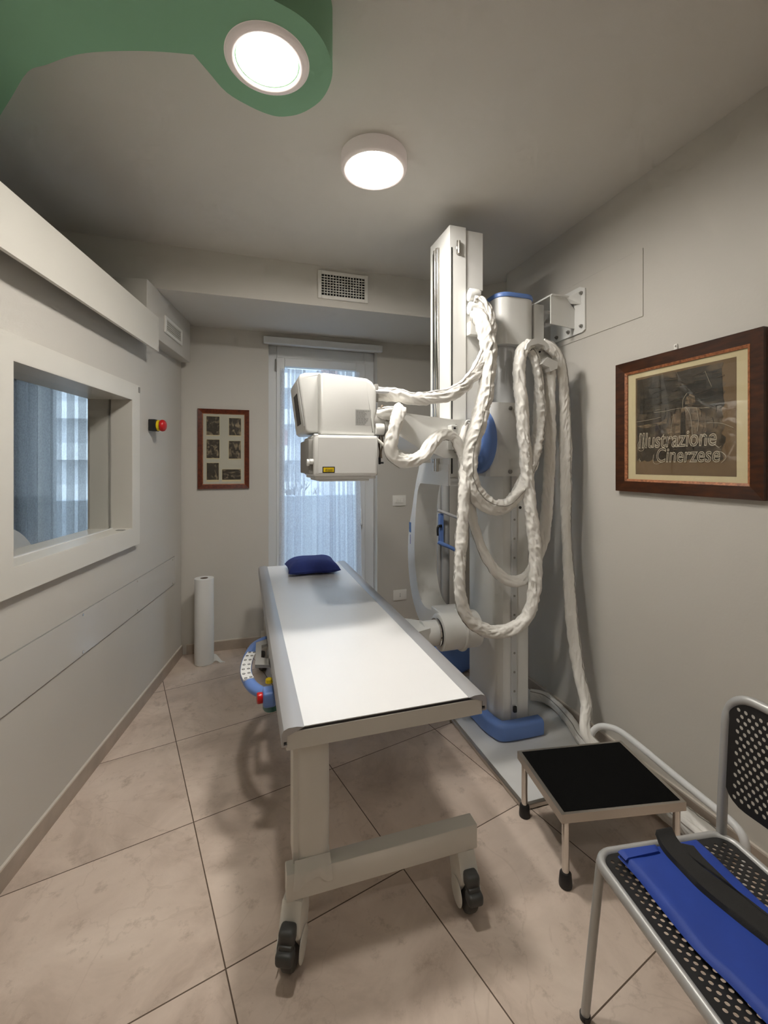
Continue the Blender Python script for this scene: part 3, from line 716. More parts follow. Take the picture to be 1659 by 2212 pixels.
# head box with blue lid
hp = rrect(1.335, 1.575, 2.13, 2.52, .07, 6)
MB().prism(hp, 'z', 2.165, 2.425).build('column_head', WHITE, X, FR, 30)
hd = MB()
n = len(hp); c0 = (1.455, 2.33)
ring = lambda s, z: [((x-c0[0])*s+c0[0], (y-c0[1])*s+c0[1], z) for x, y in hp]
L_ = [ring(.99, 2.425), ring(1.025, 2.427), ring(1.035, 2.437), ring(1.015, 2.450), ring(.94, 2.456)]
vs = [p for r in L_ for p in r]
hd.raw(vs, [(i*n+k, i*n+(k+1) % n, (i+1)*n+(k+1) % n, (i+1)*n+k) for i in range(4) for k in range(n)]+[tuple(4*n+k for k in range(n)), tuple(range(n))])
HZ = .065
hd.build('lid', BLUE, X, FR, 40, label='blue head lid')
MB().box(1.577, 1.645, 2.16, 2.45, 2.165, 2.415, .003, 1).build('head_box', WHITE, X, FR, 0)
MB().cyl((1.43, 2.255, 1.80), (1.43, 2.255, 2.165), .082, seg=40).build('upper_column', GREYM, X, FR, 40)
MB().box(1.50, 1.58, 2.25, 2.40, 1.46, 2.165).build('rear_column', WHITE2, X, FR, 0)
# carriage
gp = [(1.262, 2.50), (1.262, 2.15), (1.27, 2.122), (1.288, 2.106), (1.315, 2.10), (1.475, 2.10), (1.49, 2.115), (1.49, 2.50)]
cg = MB().prism(gp, 'z', 1.435, 1.835).build('carriage', WHITE, X, FR, 30)
for z in (1.815-.01, 1.46): MB().cyl((1.381, 2.094, z), (1.381, 2.1005, z), .012, seg=18, bev=.002).build('screw', GREY, cg, FR, 40)
pd = MB(); q = 1.262
pd.lathe([(0, q-.062), (.10, q-.062), (.138, q-.056), (.172, q-.038), (.180, q-.028), (.181, q-.002), (.178, q), (0, q)], (0, 2.215, 1.630), 'x', 56)
pd.build('pivot_disc', BLUE, cg, FR, 40, label='blue domed pivot disc')
MB().cyl((1.205, 2.225, 1.63), (1.12, 2.225, 1.63), .13, seg=40).build('pivot_hub', WHITE2, cg, FR, 40)
# wall bracket
bk = MB()
bk.prism([(2.02, 2.25), (2.02, 2.48), (2.06, 2.50), (2.30, 2.50), (2.31, 2.49), (2.31, 2.26), (2.30, 2.24), (2.04, 2.24)], 'x', 1.806, 1.815)
bk.box(1.645, 1.806, 2.09, 2.31, 2.447, 2.456)
bk.prism([(1.645, 2.29), (1.645, 2.447), (1.745, 2.447), (1.806, 2.385), (1.806, 2.275)], 'y', 2.10, 2.108)
bk.raw([(1.745, 2.10, 2.447), (1.806, 2.05, 2.475), (1.806, 2.05, 2.40), (1.775, 2.10, 2.417), (1.75, 2.106, 2.447), (1.806, 2.056, 2.475), (1.806, 2.056, 2.40), (1.78, 2.106, 2.417)], [(0, 1, 2, 3), (4, 5, 6, 7), (0, 1, 5, 4), (1, 2, 6, 5), (2, 3, 7, 6), (3, 0, 4, 7)])
wb = bk.build('wall_bracket', WHITE, X, FR, 20)
for v, z in ((2.045, 2.46), (2.13, 2.455), (2.25, 2.45), (2.045, 2.275), (2.15, 2.27), (2.25, 2.265)):
    MB().cyl((1.798, v, z), (1.806, v, z), .011, seg=6).cyl((1.790, v, z), (1.80, v, z), .005, seg=10).build('bolt', GREY, wb, FR, 30)
# mast
U0, U1 = 1.034, 1.131
ms = MB().box(U0, U1, 2.130, 2.383, 1.42, 2.762, .002, 1).build('mast', WHITE, X, FR, 0)
MB().box(U0-.003, U0, 2.315, 2.345, 1.46, 2.70).build('rail_slot', DKGREY, ms, FR, 0)
mr = MB()
for v in (2.302, 2.272): mr.cyl((U0-.004, v, 1.46), (U0-.004, v, 2.70), .0135, seg=14)
mr.box(U0-.002, U0, 2.255, 2.315, 1.46, 2.70); mr.build('chrome_rail', CHROME, ms, FR, 40)
MB().box(U0+.009, U0+.016, 2.1285, 2.1305, 1.45, 2.645).build('slot', HOLE, ms, FR, 0)
MB().box(U0+.038, U0+.056, 2.122, 2.130, 2.61, 2.685, .003, 1).cyl((U0+.050, 2.118, 2.615), (U0+.050, 2.118, 2.68), .0055, seg=12).build('latch', CHROME, ms, FR, 40)
MB().box(1.134, 1.236, 2.137, 2.36, 2.44, 2.752, .002, 1).build('counterweight_box', WHITE2, ms, FR, 0)
MB().box(1.134, 1.226, 2.137, 2.36, 1.70, 2.44, .002, 1).box(1.131, 1.236, 2.15, 2.35, 2.15, 2.25).build('back_cover', WHITE, ms, FR, 0)
MB().box(1.136, 1.225, 2.095, 2.137, 2.185, 2.255, .002, 1).build('cable_box', WHITE, ms, FR, 0)
for z in (2.395, 2.325):
    MB().cyl((1.132, 2.104, z), (1.184, 2.10, z-.002), .033, seg=28, bev=.004).build('cable_port', WHITE, ms, FR, 40)
# tube arm
ap = [(.60, 1.772), (1.012, 1.733), (1.095, 1.733), (1.095, 1.532), (.985, 1.532), (.84, 1.583), (.74, 1.64), (.60, 1.66)]
am = MB().prism(ap, 'y', 2.085, 2.128).prism([(.60, 1.772), (1.012, 1.733), (1.030, 1.733), (1.030, 1.532), (.985, 1.532), (.84, 1.583), (.74, 1.64), (.60, 1.66)], 'y', 2.128, 2.36)
am = am.build('tube_arm', WHITE, X, FR, 0)
ck = MB().box(1.000, 1.036, 2.04, 2.085, 1.575, 1.70, .004, 1)
ck.build('cable_clamp', WHITE, am, FR, 0)
for u, z in ((1.018, 1.683), (1.018, 1.592)): MB().cyl((u, 2.036, z), (u, 2.040, z), .0055, seg=10).build('clamp_screw', BLACK, am, FR, 40)
for u, z in ((1.047, 1.70), (1.047, 1.565)): MB().cyl((u, 2.081, z), (u, 2.085, z), .007, seg=10).build('screw', GREY, am, FR, 40)
# tube head
th = MB()
prof = []
for x, z, r in ((.335, 1.640, .02), (.614, 1.640, .014), (.614, 1.895, .055), (.335, 1.925, .03)): prof.append((x, z))
tp = [(.335, 1.655), (.345, 1.640), (.600, 1.637), (.610, 1.645), (.615, 1.85), (.610, 1.875), (.592, 1.900), (.566, 1.915), (.36, 1.930), (.335, 1.925)]
th.prism(tp, 'y', 2.06, 2.50, .020, 3)
hdx = th.build('tube_head', WHITE, X, FR, 40)
cs = MB().prism([(.245, 1.905), (.252, 1.922), (.275, 1.932), (.345, 1.936), (.350, 1.930), (.350, 1.650), (.290, 1.650), (.276, 1.662)], 'y', 2.105, 2.49, .012, 3)
con = cs.build('console', WHITE, hdx, FR, 40)
nrm = Vector((.243, 0, .031)).normalized()
MB().raw([(.2494, 2.23, 1.85), (.2494, 2.37, 1.85), (.2688, 2.37, 1.70), (.2688, 2.23, 1.70), (.2581, 2.23, 1.85), (.2581, 2.37, 1.85), (.2765, 2.37, 1.70), (.2765, 2.23, 1.70)], [(0, 1, 2, 3), (4, 5, 6, 7), (0, 1, 5, 4), (1, 2, 6, 5), (2, 3, 7, 6), (3, 0, 4, 7)]).build('display', BLACK, hdx, FR, 0, label='black display')
mb = MB()
for k in range(3): mb.tube([(.240+.006*0, 2.115, 1.89), (.2585, 2.112, 1.76), (.272, 2.115, 1.68)], .004, 8, smooth=6)
mb.build('bezel', WHITE, hdx, FR, 40)
# data plate
lp_ = MB().box(.507, .583, 2.0588, 2.0602, 1.685, 1.762); dp = lp_.build('data_plate', mat('grey_label', (.42, .415, .40, 1), .4), hdx, FR, 0, label='grey data plate')
tx = MB(); r2 = random.Random(2)
for k in range(12):
    z = 1.755-.0058*k; a = .511; ln_ = r2.uniform(.03, .066)
    while a < .511+ln_:
        w = r2.uniform(.004, .012); tx.box(a, min(a+w, .580), 2.0583, 2.0588, z-.0007, z+.0007); a += w+.003
tx.build('fine_print', GREY if False else mat('label_ink', (.12, .12, .115, 1), .5), hdx, FR, 0)
MB().box(.610, .632, 2.09, 2.16, 1.805, 1.895, .006, 2).build('cable_socket', GREY, hdx, FR, 30)
MB().cyl((.612, 2.075, 1.853), (.702, 2.065, 1.853), .0075, seg=14).build('grip_rod', ALU, hdx, FR, 40)
MB().cyl((.608, 2.075, 1.672), (.652, 2.072, 1.672), .029, seg=32, bev=.004).build('knob', WHITE, hdx, FR, 40)
MB().cyl((.652, 2.085, 1.675), (.676, 2.085, 1.675), .040, seg=20, bev=.006).cyl((.60, 2.12, 1.70), (.665, 2.12, 1.70), .06, seg=20).build('rotary_joint', GREY, hdx, FR, 40)
wv = MB()
wv.tube([(.640, 2.07, 1.70), (.638, 2.066, 1.76), (.645, 2.072, 1.785), (.655, 2.085, 1.74), (.65, 2.09, 1.70)], .0055, 8, smooth=6)
wv.tube([(.636, 2.08, 1.64), (.630, 2.078, 1.60), (.634, 2.075, 1.56), (.630, 2.07, 1.53)], .005, 8, smooth=6).tube([(.645, 2.08, 1.64), (.648, 2.078, 1.60), (.64, 2.075, 1.56), (.64, 2.07, 1.53)], .004, 8, smooth=6)
wv.build('loose_wire', mat('brown_wire', (.16, .12, .085, 1), .5), hdx, FR, 60)
MB().box(.626, .636, 2.064, 2.078, 1.500, 1.535, .002, 1).box(.636, .650, 2.064, 2.078, 1.503, 1.512, .002, 1).build('plug', BLACK, hdx, FR, 0)
MB().tube([(.605, 2.062, 1.630), (.63, 2.05, 1.605), (.655, 2.045, 1.580), (.69, 2.04, 1.545)], .007, 10, smooth=6).build('cable', LEGW, hdx, FR, 60)
# collimator
cb = MB().box(.305, .612, 2.035, 2.38, 1.445, 1.636, .010, 3).build('collimator', WHITE2, X, FR, 40)
MB().box(.325, .600, 2.0335, 2.036, 1.458, 1.625, .001, 1).build('front_cover', WHITE2, cb, FR, 0)
MB().box(.315, .604, 2.045, 2.37, 1.432, 1.446, .004, 2).box(.335, .575, 2.06, 2.35, 1.420, 1.433, .003, 1).build('bottom_plate', WHITE2, cb, FR, 30)
MB().box(.284, .306, 2.06, 2.36, 1.455, 1.615, .004, 2).build('side_plate', GREY, cb, FR, 30)
MB().cyl((.288, 2.050, 1.513), (.306, 2.050, 1.513), .013, seg=20, bev=.002).cyl((.276, 2.058, 1.508), (.288, 2.058, 1.508), .016, seg=20, bev=.002).build('dial', WHITE, cb, FR, 40)
MB().box(.306, .328, 2.036, 2.06, 1.628, 1.640, .003, 1).build('catch', WHITE, cb, FR, 0)
wl = MB().box(.345, .402, 2.0318, 2.0335, 1.461, 1.489).build('warning_label', BLACK, cb, FR, 0, label='yellow warning label with black border')
MB().box(.349, .398, 2.0310, 2.0318, 1.465, 1.485).build('yellow_field', YELLOW, cb, FR, 0)
wq = MB()
for k in range(6): x = .358+.006*k; wq.tube([(x, 2.0308, 1.470), (x+.003, 2.0308, 1.480), (x+.006, 2.0308, 1.471)], .0008, 5)
wq.box(.360, .392, 2.0305, 2.031, 1.4685, 1.4695); wq.build('fine_print', BLACK, cb, FR, 0)
# C shaped swing arm
outer = [(2.14, 1.50), (2.50, 1.508), (2.56, 1.46), (2.62, 1.34), (2.669, 1.212), (2.72, 1.09), (2.740, .98), (2.738, .86), (2.705, .73), (2.644, .625), (2.55, .545), (2.42, .505), (2.26, .50)]
inner = [(2.26, .685), (2.40, .655), (2.47, .655), (2.53, .685), (2.575, .75), (2.612, .86), (2.626, .98), (2.618, 1.10), (2.600, 1.22), (2.575, 1.32), (2.54, 1.375), (2.48, 1.385), (2.14, 1.385)]
so = spline([Vector((0, a, z)) for a, z in outer], 4); si = spline([Vector((0, a, z)) for a, z in inner], 4)
k_ = min(len(so), len(si)); so = so[:k_]; si = si[:k_][::-1]
mb = MB(); vs, fs = [], []
for o_, i_ in zip(so, si):
    for u in (1.030, 1.172): vs += [(u, o_.y, o_.z), (u, i_.y, i_.z)]
for i in range(k_-1):
    a = 4*i; b2 = 4*(i+1)
    fs += [(a, a+1, b2+1, b2), (a+2, a+3, b2+3, b2+2), (a, a+2, b2+2, b2), (a+1, a+3, b2+3, b2+1)]
fs += [(0, 1, 3, 2), (4*k_-4, 4*k_-3, 4*k_-1, 4*k_-2)]
sw = mb.raw(vs, fs).build('swing_arm', WHITE, X, FR, 30)
MB().box(1.032, 1.20, 2.12, 2.26, 1.385, 1.43, .01, 2).build('arm_block', WHITE2, sw, FR, 30)
LG = mat('blue_emblem', rgb(60, 104, 165), .4)
for k in range(2): MB().box(1.0285, 1.0299, 2.685+.018*k, 2.699+.018*k, 1.06, 1.125).build('emblem', LG, sw, FR, 0)
MB().box(1.0285, 1.0299, 2.692, 2.704, .985, 1.045).build('emblem', mat('lilac_print', rgb(150, 148, 190), .4), sw, FR, 0)
for k in range(3): MB().cyl((1.06+.03*k, 2.30-.01*k, .679), (1.06+.03*k, 2.30-.01*k, .686), .0035, seg=8).build('screw_hole', BLACK, sw, FR, 40)
jt = MB()
jt.cyl((1.0, 2.20, .595), (1.225, 2.20, .595), .098, seg=48, bev=.006)
jt.cyl((1.118, 2.20, .595), (1.132, 2.20, .595), .112, seg=48, bev=.005)
jt.box(1.02, 1.17, 2.20, 2.34, .50, .693, .004, 1)
jt.build('arm_joint', WHITE, X, FR, 40)
MB().cyl((.988, 2.20, .595), (1.0, 2.20, .595), .072, seg=36).build('joint_ring', BLACK, X, FR, 40)
MB().cyl((.984, 2.20, .595), (.991, 2.20, .595), .075, seg=36).build('steel_ring', CHROME, X, FR, 40)
ng = MB().cyl((.985, 2.20, .595), (.905, 2.20, .595), .066, seg=32)
ng.raw([(.93, 2.14, .555), (.93, 2.26, .555), (.93, 2.26, .645), (.93, 2.14, .645), (.76, 2.06, .545), (.76, 2.36, .545), (.76, 2.36, .655), (.76, 2.06, .655)], [(0, 1, 2, 3), (4, 5, 6, 7), (0, 1, 5, 4), (1, 2, 6, 5), (2, 3, 7, 6), (3, 0, 4, 7)])
ng.build('detector_neck', WHITE, X, FR, 30)
# detector under the table with handle and control panel
dpoly = [(.140, 1.54), (.132, 1.70), (.124, 1.95), (.116, 2.20), (.120, 2.36), (.150, 2.50), (.76, 2.50), (.76, 1.54)]
MB().prism(dpoly, 'z', .54, .622, .006, 2).build('detector', WHITE, X, FR, 40)
hz = .555
hp_ = [at(x, y, z=hz) for x, y in ((592, 1380), (572, 1384), (551, 1396), (537, 1420), (531, 1450), (541, 1478), (562, 1494), (590, 1500))]
hn = MB().tube(hp_, .021, 14, smooth=8, rz=.026).build('handle', BLUE, X, FR, 60, label='blue curved control handle')
pn = MB()
pc = spline([at(x, y, z=hz+.0215) for x, y in ((546, 1408), (538, 1420), (533, 1436), (532, 1452), (538, 1466))], 5)
F_ = frames(pc)
vs = []; 
for q, tt, a, b2 in F_:
    s_ = Vector((tt.y, -tt.x, 0)).normalized()
    vs += [q-s_*.020+Vector((0, 0, .001)), q+s_*.024+Vector((0, 0, .001)), q-s_*.020-Vector((0, 0, .006)), q+s_*.024-Vector((0, 0, .006))]
fs = []
for i in range(len(F_)-1):
    a = 4*i; b2 = a+4; fs += [(a, a+1, b2+1, b2), (a+2, a+3, b2+3, b2+2), (a, b2, b2+2, a+2), (a+1, b2+1, b2+3, a+3)]
fs += [(0, 1, 3, 2), (len(vs)-4, len(vs)-3, len(vs)-1, len(vs)-2)]
MB().raw(vs, fs).build('button_panel', PAPER, hn, FR, 40, label='white button panel')
bt = MB()
for i, (q, tt, a, b2) in enumerate(F_):
    if i % 3 == 1:
        s_ = Vector((tt.y, -tt.x, 0)).normalized()
        for o_ in (-.010, .012):
            c_ = q+s_*o_; bt.lathe([(.0042, c_.z+.0012), (.0066, c_.z+.0012), (.0066, c_.z+.0024), (.0042, c_.z+.0024), (.0042, c_.z+.0012)], (c_.x, c_.y, 0), seg=14)
bt.build('button_rings', DKGREY, hn, FR, 40)
g0 = [at(x, y, z=.618) for x, y in ((590, 1375), (553, 1388), (551, 1436), (592, 1436))]
g1 = [at(x, y, z=.618) for x, y in ((590, 1388), (565, 1394), (564, 1420), (592, 1424))]
gm = MB(); vs = [p for p in g0]+[p for p in g1]; vs += [p-Vector((0, 0, .014)) for p in vs]
gm.raw(vs, [(0, 1, 5, 4), (1, 2, 6, 5), (2, 3, 7, 6), (8, 9, 13, 12), (9, 10, 14, 13), (10, 11, 15, 14), (0, 1, 9, 8), (1, 2, 10, 9), (2, 3, 11, 10), (4, 5, 13, 12), (5, 6, 14, 13), (6, 7, 15, 14), (0, 4, 12, 8), (3, 7, 15, 11)])
gm.build('grip_plate', GREY, X, FR, 0)
p = at(584, 1492, z=.60); MB().box(p.x-.03, p.x+.02, p.y-.05, p.y+.02, .555, .615, .012, 3).build('handle_block', BLUE, hn, FR, 40)
MB().cyl((p.x-.030, p.y-.02, .588), (p.x-.052, p.y-.022, .588), .021, seg=22, bev=.004).build('stop_button', RED, hn, FR, 40, label='red stop button')
q_ = at(576, 1468, z=.612); MB().lathe([(0, .600), (.016, .600), (.014, .6135), (0, .614)], (q_.x+.01, q_.y, 0), seg=20).build('stop_marking', YELLOW, hn, FR, 40)
p = at(586, 1512, z=.54); MB().lathe([(.012, .505), (.030, .505), (.034, .512), (.034, .545), (.028, .552), (.012, .552), (.012, .505)], (p.x, p.y, 0), seg=28).build('pull_ring', TEAL, X, FR, 40)

# cable hanger on the column
hg = MB()
def plate(px, va, vb): hg.prism([(p.x, p.z) for p in [at(x, y, v=va) for x, y in px]], 'y', va, vb)
plate([(1136, 754), (1139, 743), (1148, 733), (1158, 730), (1174, 733), (1184, 743), (1187, 750), (1181, 756), (1176, 746), (1162, 742), (1146, 747), (1139, 756)], 1.985, 2.0)
hg.prism([(p.x, p.z) for p in [at(x, y, v=1.985) for x, y in ((1146, 735), (1158, 731), (1176, 735), (1184, 745), (1176, 746), (1162, 742), (1148, 745))]], 'y', 2.0, 2.10)
plate([(1141, 748), (1162, 741), (1180, 746), (1190, 762), (1172, 772), (1148, 766)], 2.06, 2.07)
plate([(1160, 768), (1186, 756), (1204, 790), (1178, 806)], 2.06, 2.13)
plate([(1171, 786), (1183, 771), (1205, 782), (1204, 796), (1190, 802), (1186, 793), (1178, 790)], 1.99, 2.06)
hgo = hg.build('cable_hanger', WHITE, X, FR, 30)
for x, y in ((1150, 758), (1166, 760), (1176, 757)):
    p = at(x, y, v=2.058); MB().cyl((p.x, 2.054, p.z), (p.x, 2.060, p.z), .005, seg=10).build('screw', BLACK, hgo, FR, 40)

# sleeved cables ------------------------------------------------------------
def hose(name, pts, r, seed, label=None, seam=True, crumple=.16, flat=.12, a0=0.6, floor=False):
    p = resample(spline([Vector(q) for q in pts], 16), .004)
    F_ = frames(p); seg = 40; vs, fs = [], []; n = len(p); sv = []
    for i, (q, tt, a, b2) in enumerate(F_):
        s = i*.004
        rr = .83*(r(i/n) if callable(r) else r)*(1+.10*noise.noise(Vector((s*7, seed, 0))))
        tw = 1.3*noise.noise(Vector((s*2.2, seed+9, 0)))
        ring = []
        for k in range(seg):
            w = 2*PI*k/seg
            c_, s_ = math.cos(w), math.sin(w)
            pv = Vector((s*20+c_*.9, c_*1.1+seed*3, s_*1.1+s*6))
            vd = noise.voronoi(pv)[0]
            f1 = vd[1]-vd[0]
            f2 = noise.noise(Vector((s*15+s_*.6, c_*1.0+seed, s_*1.0)))
            f3 = noise.noise(Vector((s*60, c_*2.2+seed, s_*2.2)))
            d = rr*(1+flat*math.cos(2*(w-tw))+crumple*(2.0*(.42-min(f1, .9))+.9*f2+.2*f3))
            v = q+a*c_*d+b2*s_*d
            if floor and v.z < .016: v.z = .016
            ring.append(v)
        vs += ring
        w = a0+tw*.6; kk = (w/(2*PI)*seg) % seg; k0 = int(kk); sv.append(ring[k0 % seg].lerp(ring[(k0+1) % seg], kk-k0))
    for i in range(n-1):
        for k in range(seg): fs.append((i*seg+k, i*seg+(k+1) % seg, (i+1)*seg+(k+1) % seg, (i+1)*seg+k))
    fs += [tuple(range(seg)), tuple((n-1)*seg+k for k in range(seg))]
    o = MB().raw(vs, fs).build(name, SLEEVE, X, FR, 75, label=label)
    if seam:
        MB().tube(sv[::3], .0028, 6).build('piping', PIPING, o, FR, 60)
    return o
def H(*q): return [at(x, y, v=v) for x, y, v in q]
hose('cable_sleeve', H((815, 850, 2.12), (850, 853, 2.08), (900, 861, 2.03), (950, 857, 2.0), (990, 843, 2.0), (1022, 812, 2.02), (1044, 772, 2.03), (1057, 725, 2.035), (1058, 690, 2.045), (1047, 662, 2.07), (1034, 650, 2.09), (1021, 647, 2.10)), .031, 1, crumple=.27)
hose('cable_sleeve', H((1021, 679, 2.10), (1034, 683, 2.075), (1047, 706, 2.045), (1055, 765, 2.02), (1050, 840, 2.0), (1036, 900, 1.99), (1019, 960, 1.99), (1014, 1010, 1.99), (1022, 1055, 1.99), (1048, 1087, 1.99), (1085, 1096, 1.99), (1112, 1075, 2.0), (1132, 1040, 2.0), (1152, 985, 2.0), (1164, 920, 2.02), (1165, 840, 2.035), (1157, 780, 2.04), (1146, 758, 2.05)), lambda t: .039-.012*max(0, (t-.62)/.38), 2, crumple=.28)
hose('cable_sleeve', H((818, 895, 2.09), (838, 893, 2.06), (860, 890, 2.04), (864, 884, 2.0), (858, 905, 1.975), (848, 945, 1.96), (845, 972, 1.96), (857, 990, 1.965), (885, 996, 1.97), (912, 985, 1.98), (935, 955, 2.01), (952, 940, 2.03), (975, 940, 2.045), (990, 960, 2.045), (1003, 1000, 2.03), (1003, 1060, 1.98), (998, 1150, 1.96), (993, 1230, 1.95), (995, 1290, 1.95), (1010, 1333, 1.95), (1040, 1358, 1.95), (1075, 1365, 1.95), (1112, 1356, 1.95), (1140, 1328, 1.95), (1154, 1280, 1.95), (1157, 1220, 1.95), (1152, 1150, 1.96), (1142, 1060, 1.97), (1133, 960, 1.98), (1126, 870, 2.0), (1121, 805, 2.02), (1123, 776, 2.03), (1131, 755, 2.04), (1146, 742, 2.05)), .031, 3, crumple=.25)
hose('cable_sleeve', H((1012, 920, 2.09), (1003, 950, 2.07), (1006, 1010, 2.05), (1014, 1080, 2.03), (1026, 1140, 2.02), (1046, 1195, 2.02), (1075, 1238, 2.02), (1108, 1256, 2.02), (1140, 1245, 2.02), (1160, 1205, 2.03), (1176, 1150, 2.035), (1184, 1060, 2.04), (1188, 950, 2.04), (1187, 860, 2.04), (1188, 800, 2.04)), .028, 4, crumple=.17, flat=.25)
hose('cable_sleeve', H((1172, 742, 2.05), (1190, 752, 2.04), (1206, 775, 2.035), (1215, 810, 2.03), (1219, 870, 2.03), (1221, 960, 2.03), (1222, 1060, 2.03), (1223, 1150, 2.03), (1229, 1260, 2.01), (1237, 1360, 1.97), (1250, 1450, 1.92), (1266, 1520, 1.87))+[Vector((1.62, 1.80, .16)), Vector((1.70, 1.72, .06)), Vector((1.735, 1.58, .05)), Vector((1.745, 1.40, .05)), Vector((1.745, 1.20, .05))], .029, 5, crumple=.15, flat=.22, floor=True)
hose('cable_sleeve', [at(1146, 1500, z=.06), at(1180, 1508, z=.06), at(1212, 1535, z=.05), at(1240, 1570, z=.05), at(1262, 1603, z=.05), Vector((1.655, 1.60, .05)), Vector((1.675, 1.45, .05)), Vector((1.68, 1.22, .05))], .033, 6, crumple=.14, flat=.2, floor=True)
ey = at(1012, 918, v=2.07); mb = MB()
ringp = [(ey.x+.018*math.cos(2*PI*k/20), ey.y, ey.z+.022*math.sin(2*PI*k/20)) for k in range(20)]
mb.tube(ringp, .006, 8, closed=True).build('cable_eye', WHITE, X, FR, 60)

# ================================================================== PATIENT GRIP STAND (behind the machine)
t = thing('grip_stand', 'grey pole with blue hand grips and blue base behind the machine', 'stand', (1.42, 3.02, 0))
c = at(962, 1200, v=3.02)
MB().cyl((c.x, 3.02, .12), (c.x, 3.02, 1.95), .031, seg=28).cyl((c.x-.035, 3.05, .12), (c.x-.035, 3.05, 1.95), .018, seg=16).build('pole', SILVER, t, FR, 40)
MB().lathe([(0, .002), (.155, .002), (.175, .02), (.175, .09), (.15, .15), (.10, .19), (.05, .205), (0, .205)], (c.x+.03, 3.03, 0), seg=40).build('base', BLUE, t, FR, 40)
p0, p1 = at(946, 1102, v=2.96), at(988, 1118, v=2.90)
MB().tube([p0, p1], .011, 12).build('upper_grip', mat('taped_grip', (.52, .52, .53, 1), .7, bump=.5, bscale=150), t, FR, 40)
MB().tube([p1, at(996, 1124, v=2.90)], .012, 12).build('grip_end', BLUE, t, FR, 40)
MB().tube([at(946, 1171, v=2.96), at(970, 1181, v=2.93), at(992, 1192, v=2.90)], .014, 12).build('lower_grip', BLUE, t, FR, 40)
a_, b2 = at(950, 1110, v=2.96), at(958, 1172, v=2.96)
MB().box(a_.x, b2.x, 2.955, 2.99, b2.z, a_.z, .003, 1).build('grip_plate', BLUE, t, FR, 0)
a_ = at(948, 1138, v=2.95)
MB().tube([a_+Vector((.02, 0, .005)), a_+Vector((-.005, -.005, .004)), a_+Vector((-.014, -.008, -.02)), a_+Vector((-.012, -.008, -.062))], lambda s: .011-.004*s, 10, smooth=5).build('clamp_lever', BLACK, t, FR, 60)

# ================================================================== PAPER ROLL
t = thing('paper_roll', 'tall white exam paper roll standing in the corner', 'paper roll', (-.285, 3.62, 0))
mb = MB()
def rl(a, b_):
    w = 2*PI*a; r = .070*(1+.02*noise.noise(Vector((math.cos(w), math.sin(w), b_*5)))-.02*b_)
    return (-.285+r*math.cos(w), 3.62+r*math.sin(w), .002+.638*b_)
mb.sheet(rl, 40, 20)
mb.lathe([(.028, .625), (.028, .640), (.069, .640)], (-.285, 3.62, 0), seg=40)
mb.build('roll', PAPER, t, FR, 50)
MB().lathe([(0, .61), (.027, .61), (.027, .6385), (.0285, .6385)], (-.285, 3.62, 0), seg=28).build('cardboard_core', mat('brown_card', (.16, .12, .09, 1), .9), t, FR, 40)
MB().sheet(lambda a, b_: (-.222+.085*a, 3.60-.03*a+.02*b_, .004+.055*b_*(1-a)+.01*math.sin(a*6)), 12, 8, .0006).build('loose_end', PAPER, t, FR, 50)

# ================================================================== STEP STOOL
S = thing('step_stool', 'low chrome step stool with black rubber top', 'stool', (1.33, 1.43, 0))
A, B, C_, D_ = Vector((1.122, 1.652)), Vector((1.606, 1.576)), Vector((1.540, 1.216)), Vector((1.066, 1.303))
ZT = .268
ctr = (A+B+C_+D_)/4
ins = lambda p, k: p+(ctr-p).normalized()*k
mb = MB(); q = [A, B, C_, D_]; qi = [ins(p, .020) for p in q]
vs = [(p.x, p.y, ZT) for p in q]+[(p.x, p.y, ZT) for p in qi]+[(p.x, p.y, ZT-.032) for p in q]+[(p.x, p.y, ZT-.032) for p in qi]
fs = []
for k in range(4):
    j = (k+1) % 4; fs += [(k, j, 4+j, 4+k), (8+k, 8+j, 12+j, 12+k), (k, j, 8+j, 8+k), (4+k, 4+j, 12+j, 12+k)]
mb.raw(vs, fs).build('top_frame', STEEL, S, FR, 0)
mb = MB(); qq = [ins(p, .019) for p in q]
mb.prism([(p.x, p.y) for p in qq], 'z', ZT-.012, ZT+.001).build('rubber_top', MATTE, S, FR, 0)
mb = MB(); mb.prism([(p.x, p.y) for p in [ins(p, .021) for p in q]], 'z', ZT-.030, ZT-.013).build('tray', STEEL, S, FR, 0)
for p in (A, B, C_, D_):
    w = ins(p, .030)
    MB().cyl((w.x, w.y, .02), (w.x, w.y, ZT-.031), .0125, seg=20).build('leg', CHROME, S, FR, 40)
    MB().lathe([(0, .001), (.022, .001), (.023, .01), (.020, .045), (.016, .05), (.0126, .05)], (w.x, w.y, 0), seg=22).build('rubber_foot', BLACK, S, FR, 40)
m1, m2 = (C_+D_)/2, (A+B)/2
# white bent guard rail at the wall
t = thing('floor_guard_rail', 'white bent tube rail along the wall behind the stool', 'rail', (1.70, 1.45, 0))
rp = [(1.640, 1.800, .02), (1.642, 1.800, .12), (1.650, 1.795, .17), (1.675, 1.775, .205), (1.705, 1.735, .218), (1.722, 1.68, .22), (1.712, 1.55, .22), (1.69, 1.38, .22), (1.672, 1.20, .22), (1.665, 1.13, .215), (1.662, 1.10, .19), (1.662, 1.095, .13), (1.662, 1.095, .02)]
MB().tube(rp, .0145, 14, smooth=6).build('top_tube', PVC, t, FR, 60)
for v, u in ((1.80, 1.640), (1.095, 1.662)):
    MB().lathe([(0, .001), (.03, .001), (.03, .008), (.018, .014), (.0146, .022)], (u, v, 0), seg=22).build('floor_flange', PVC, t, FR, 40)

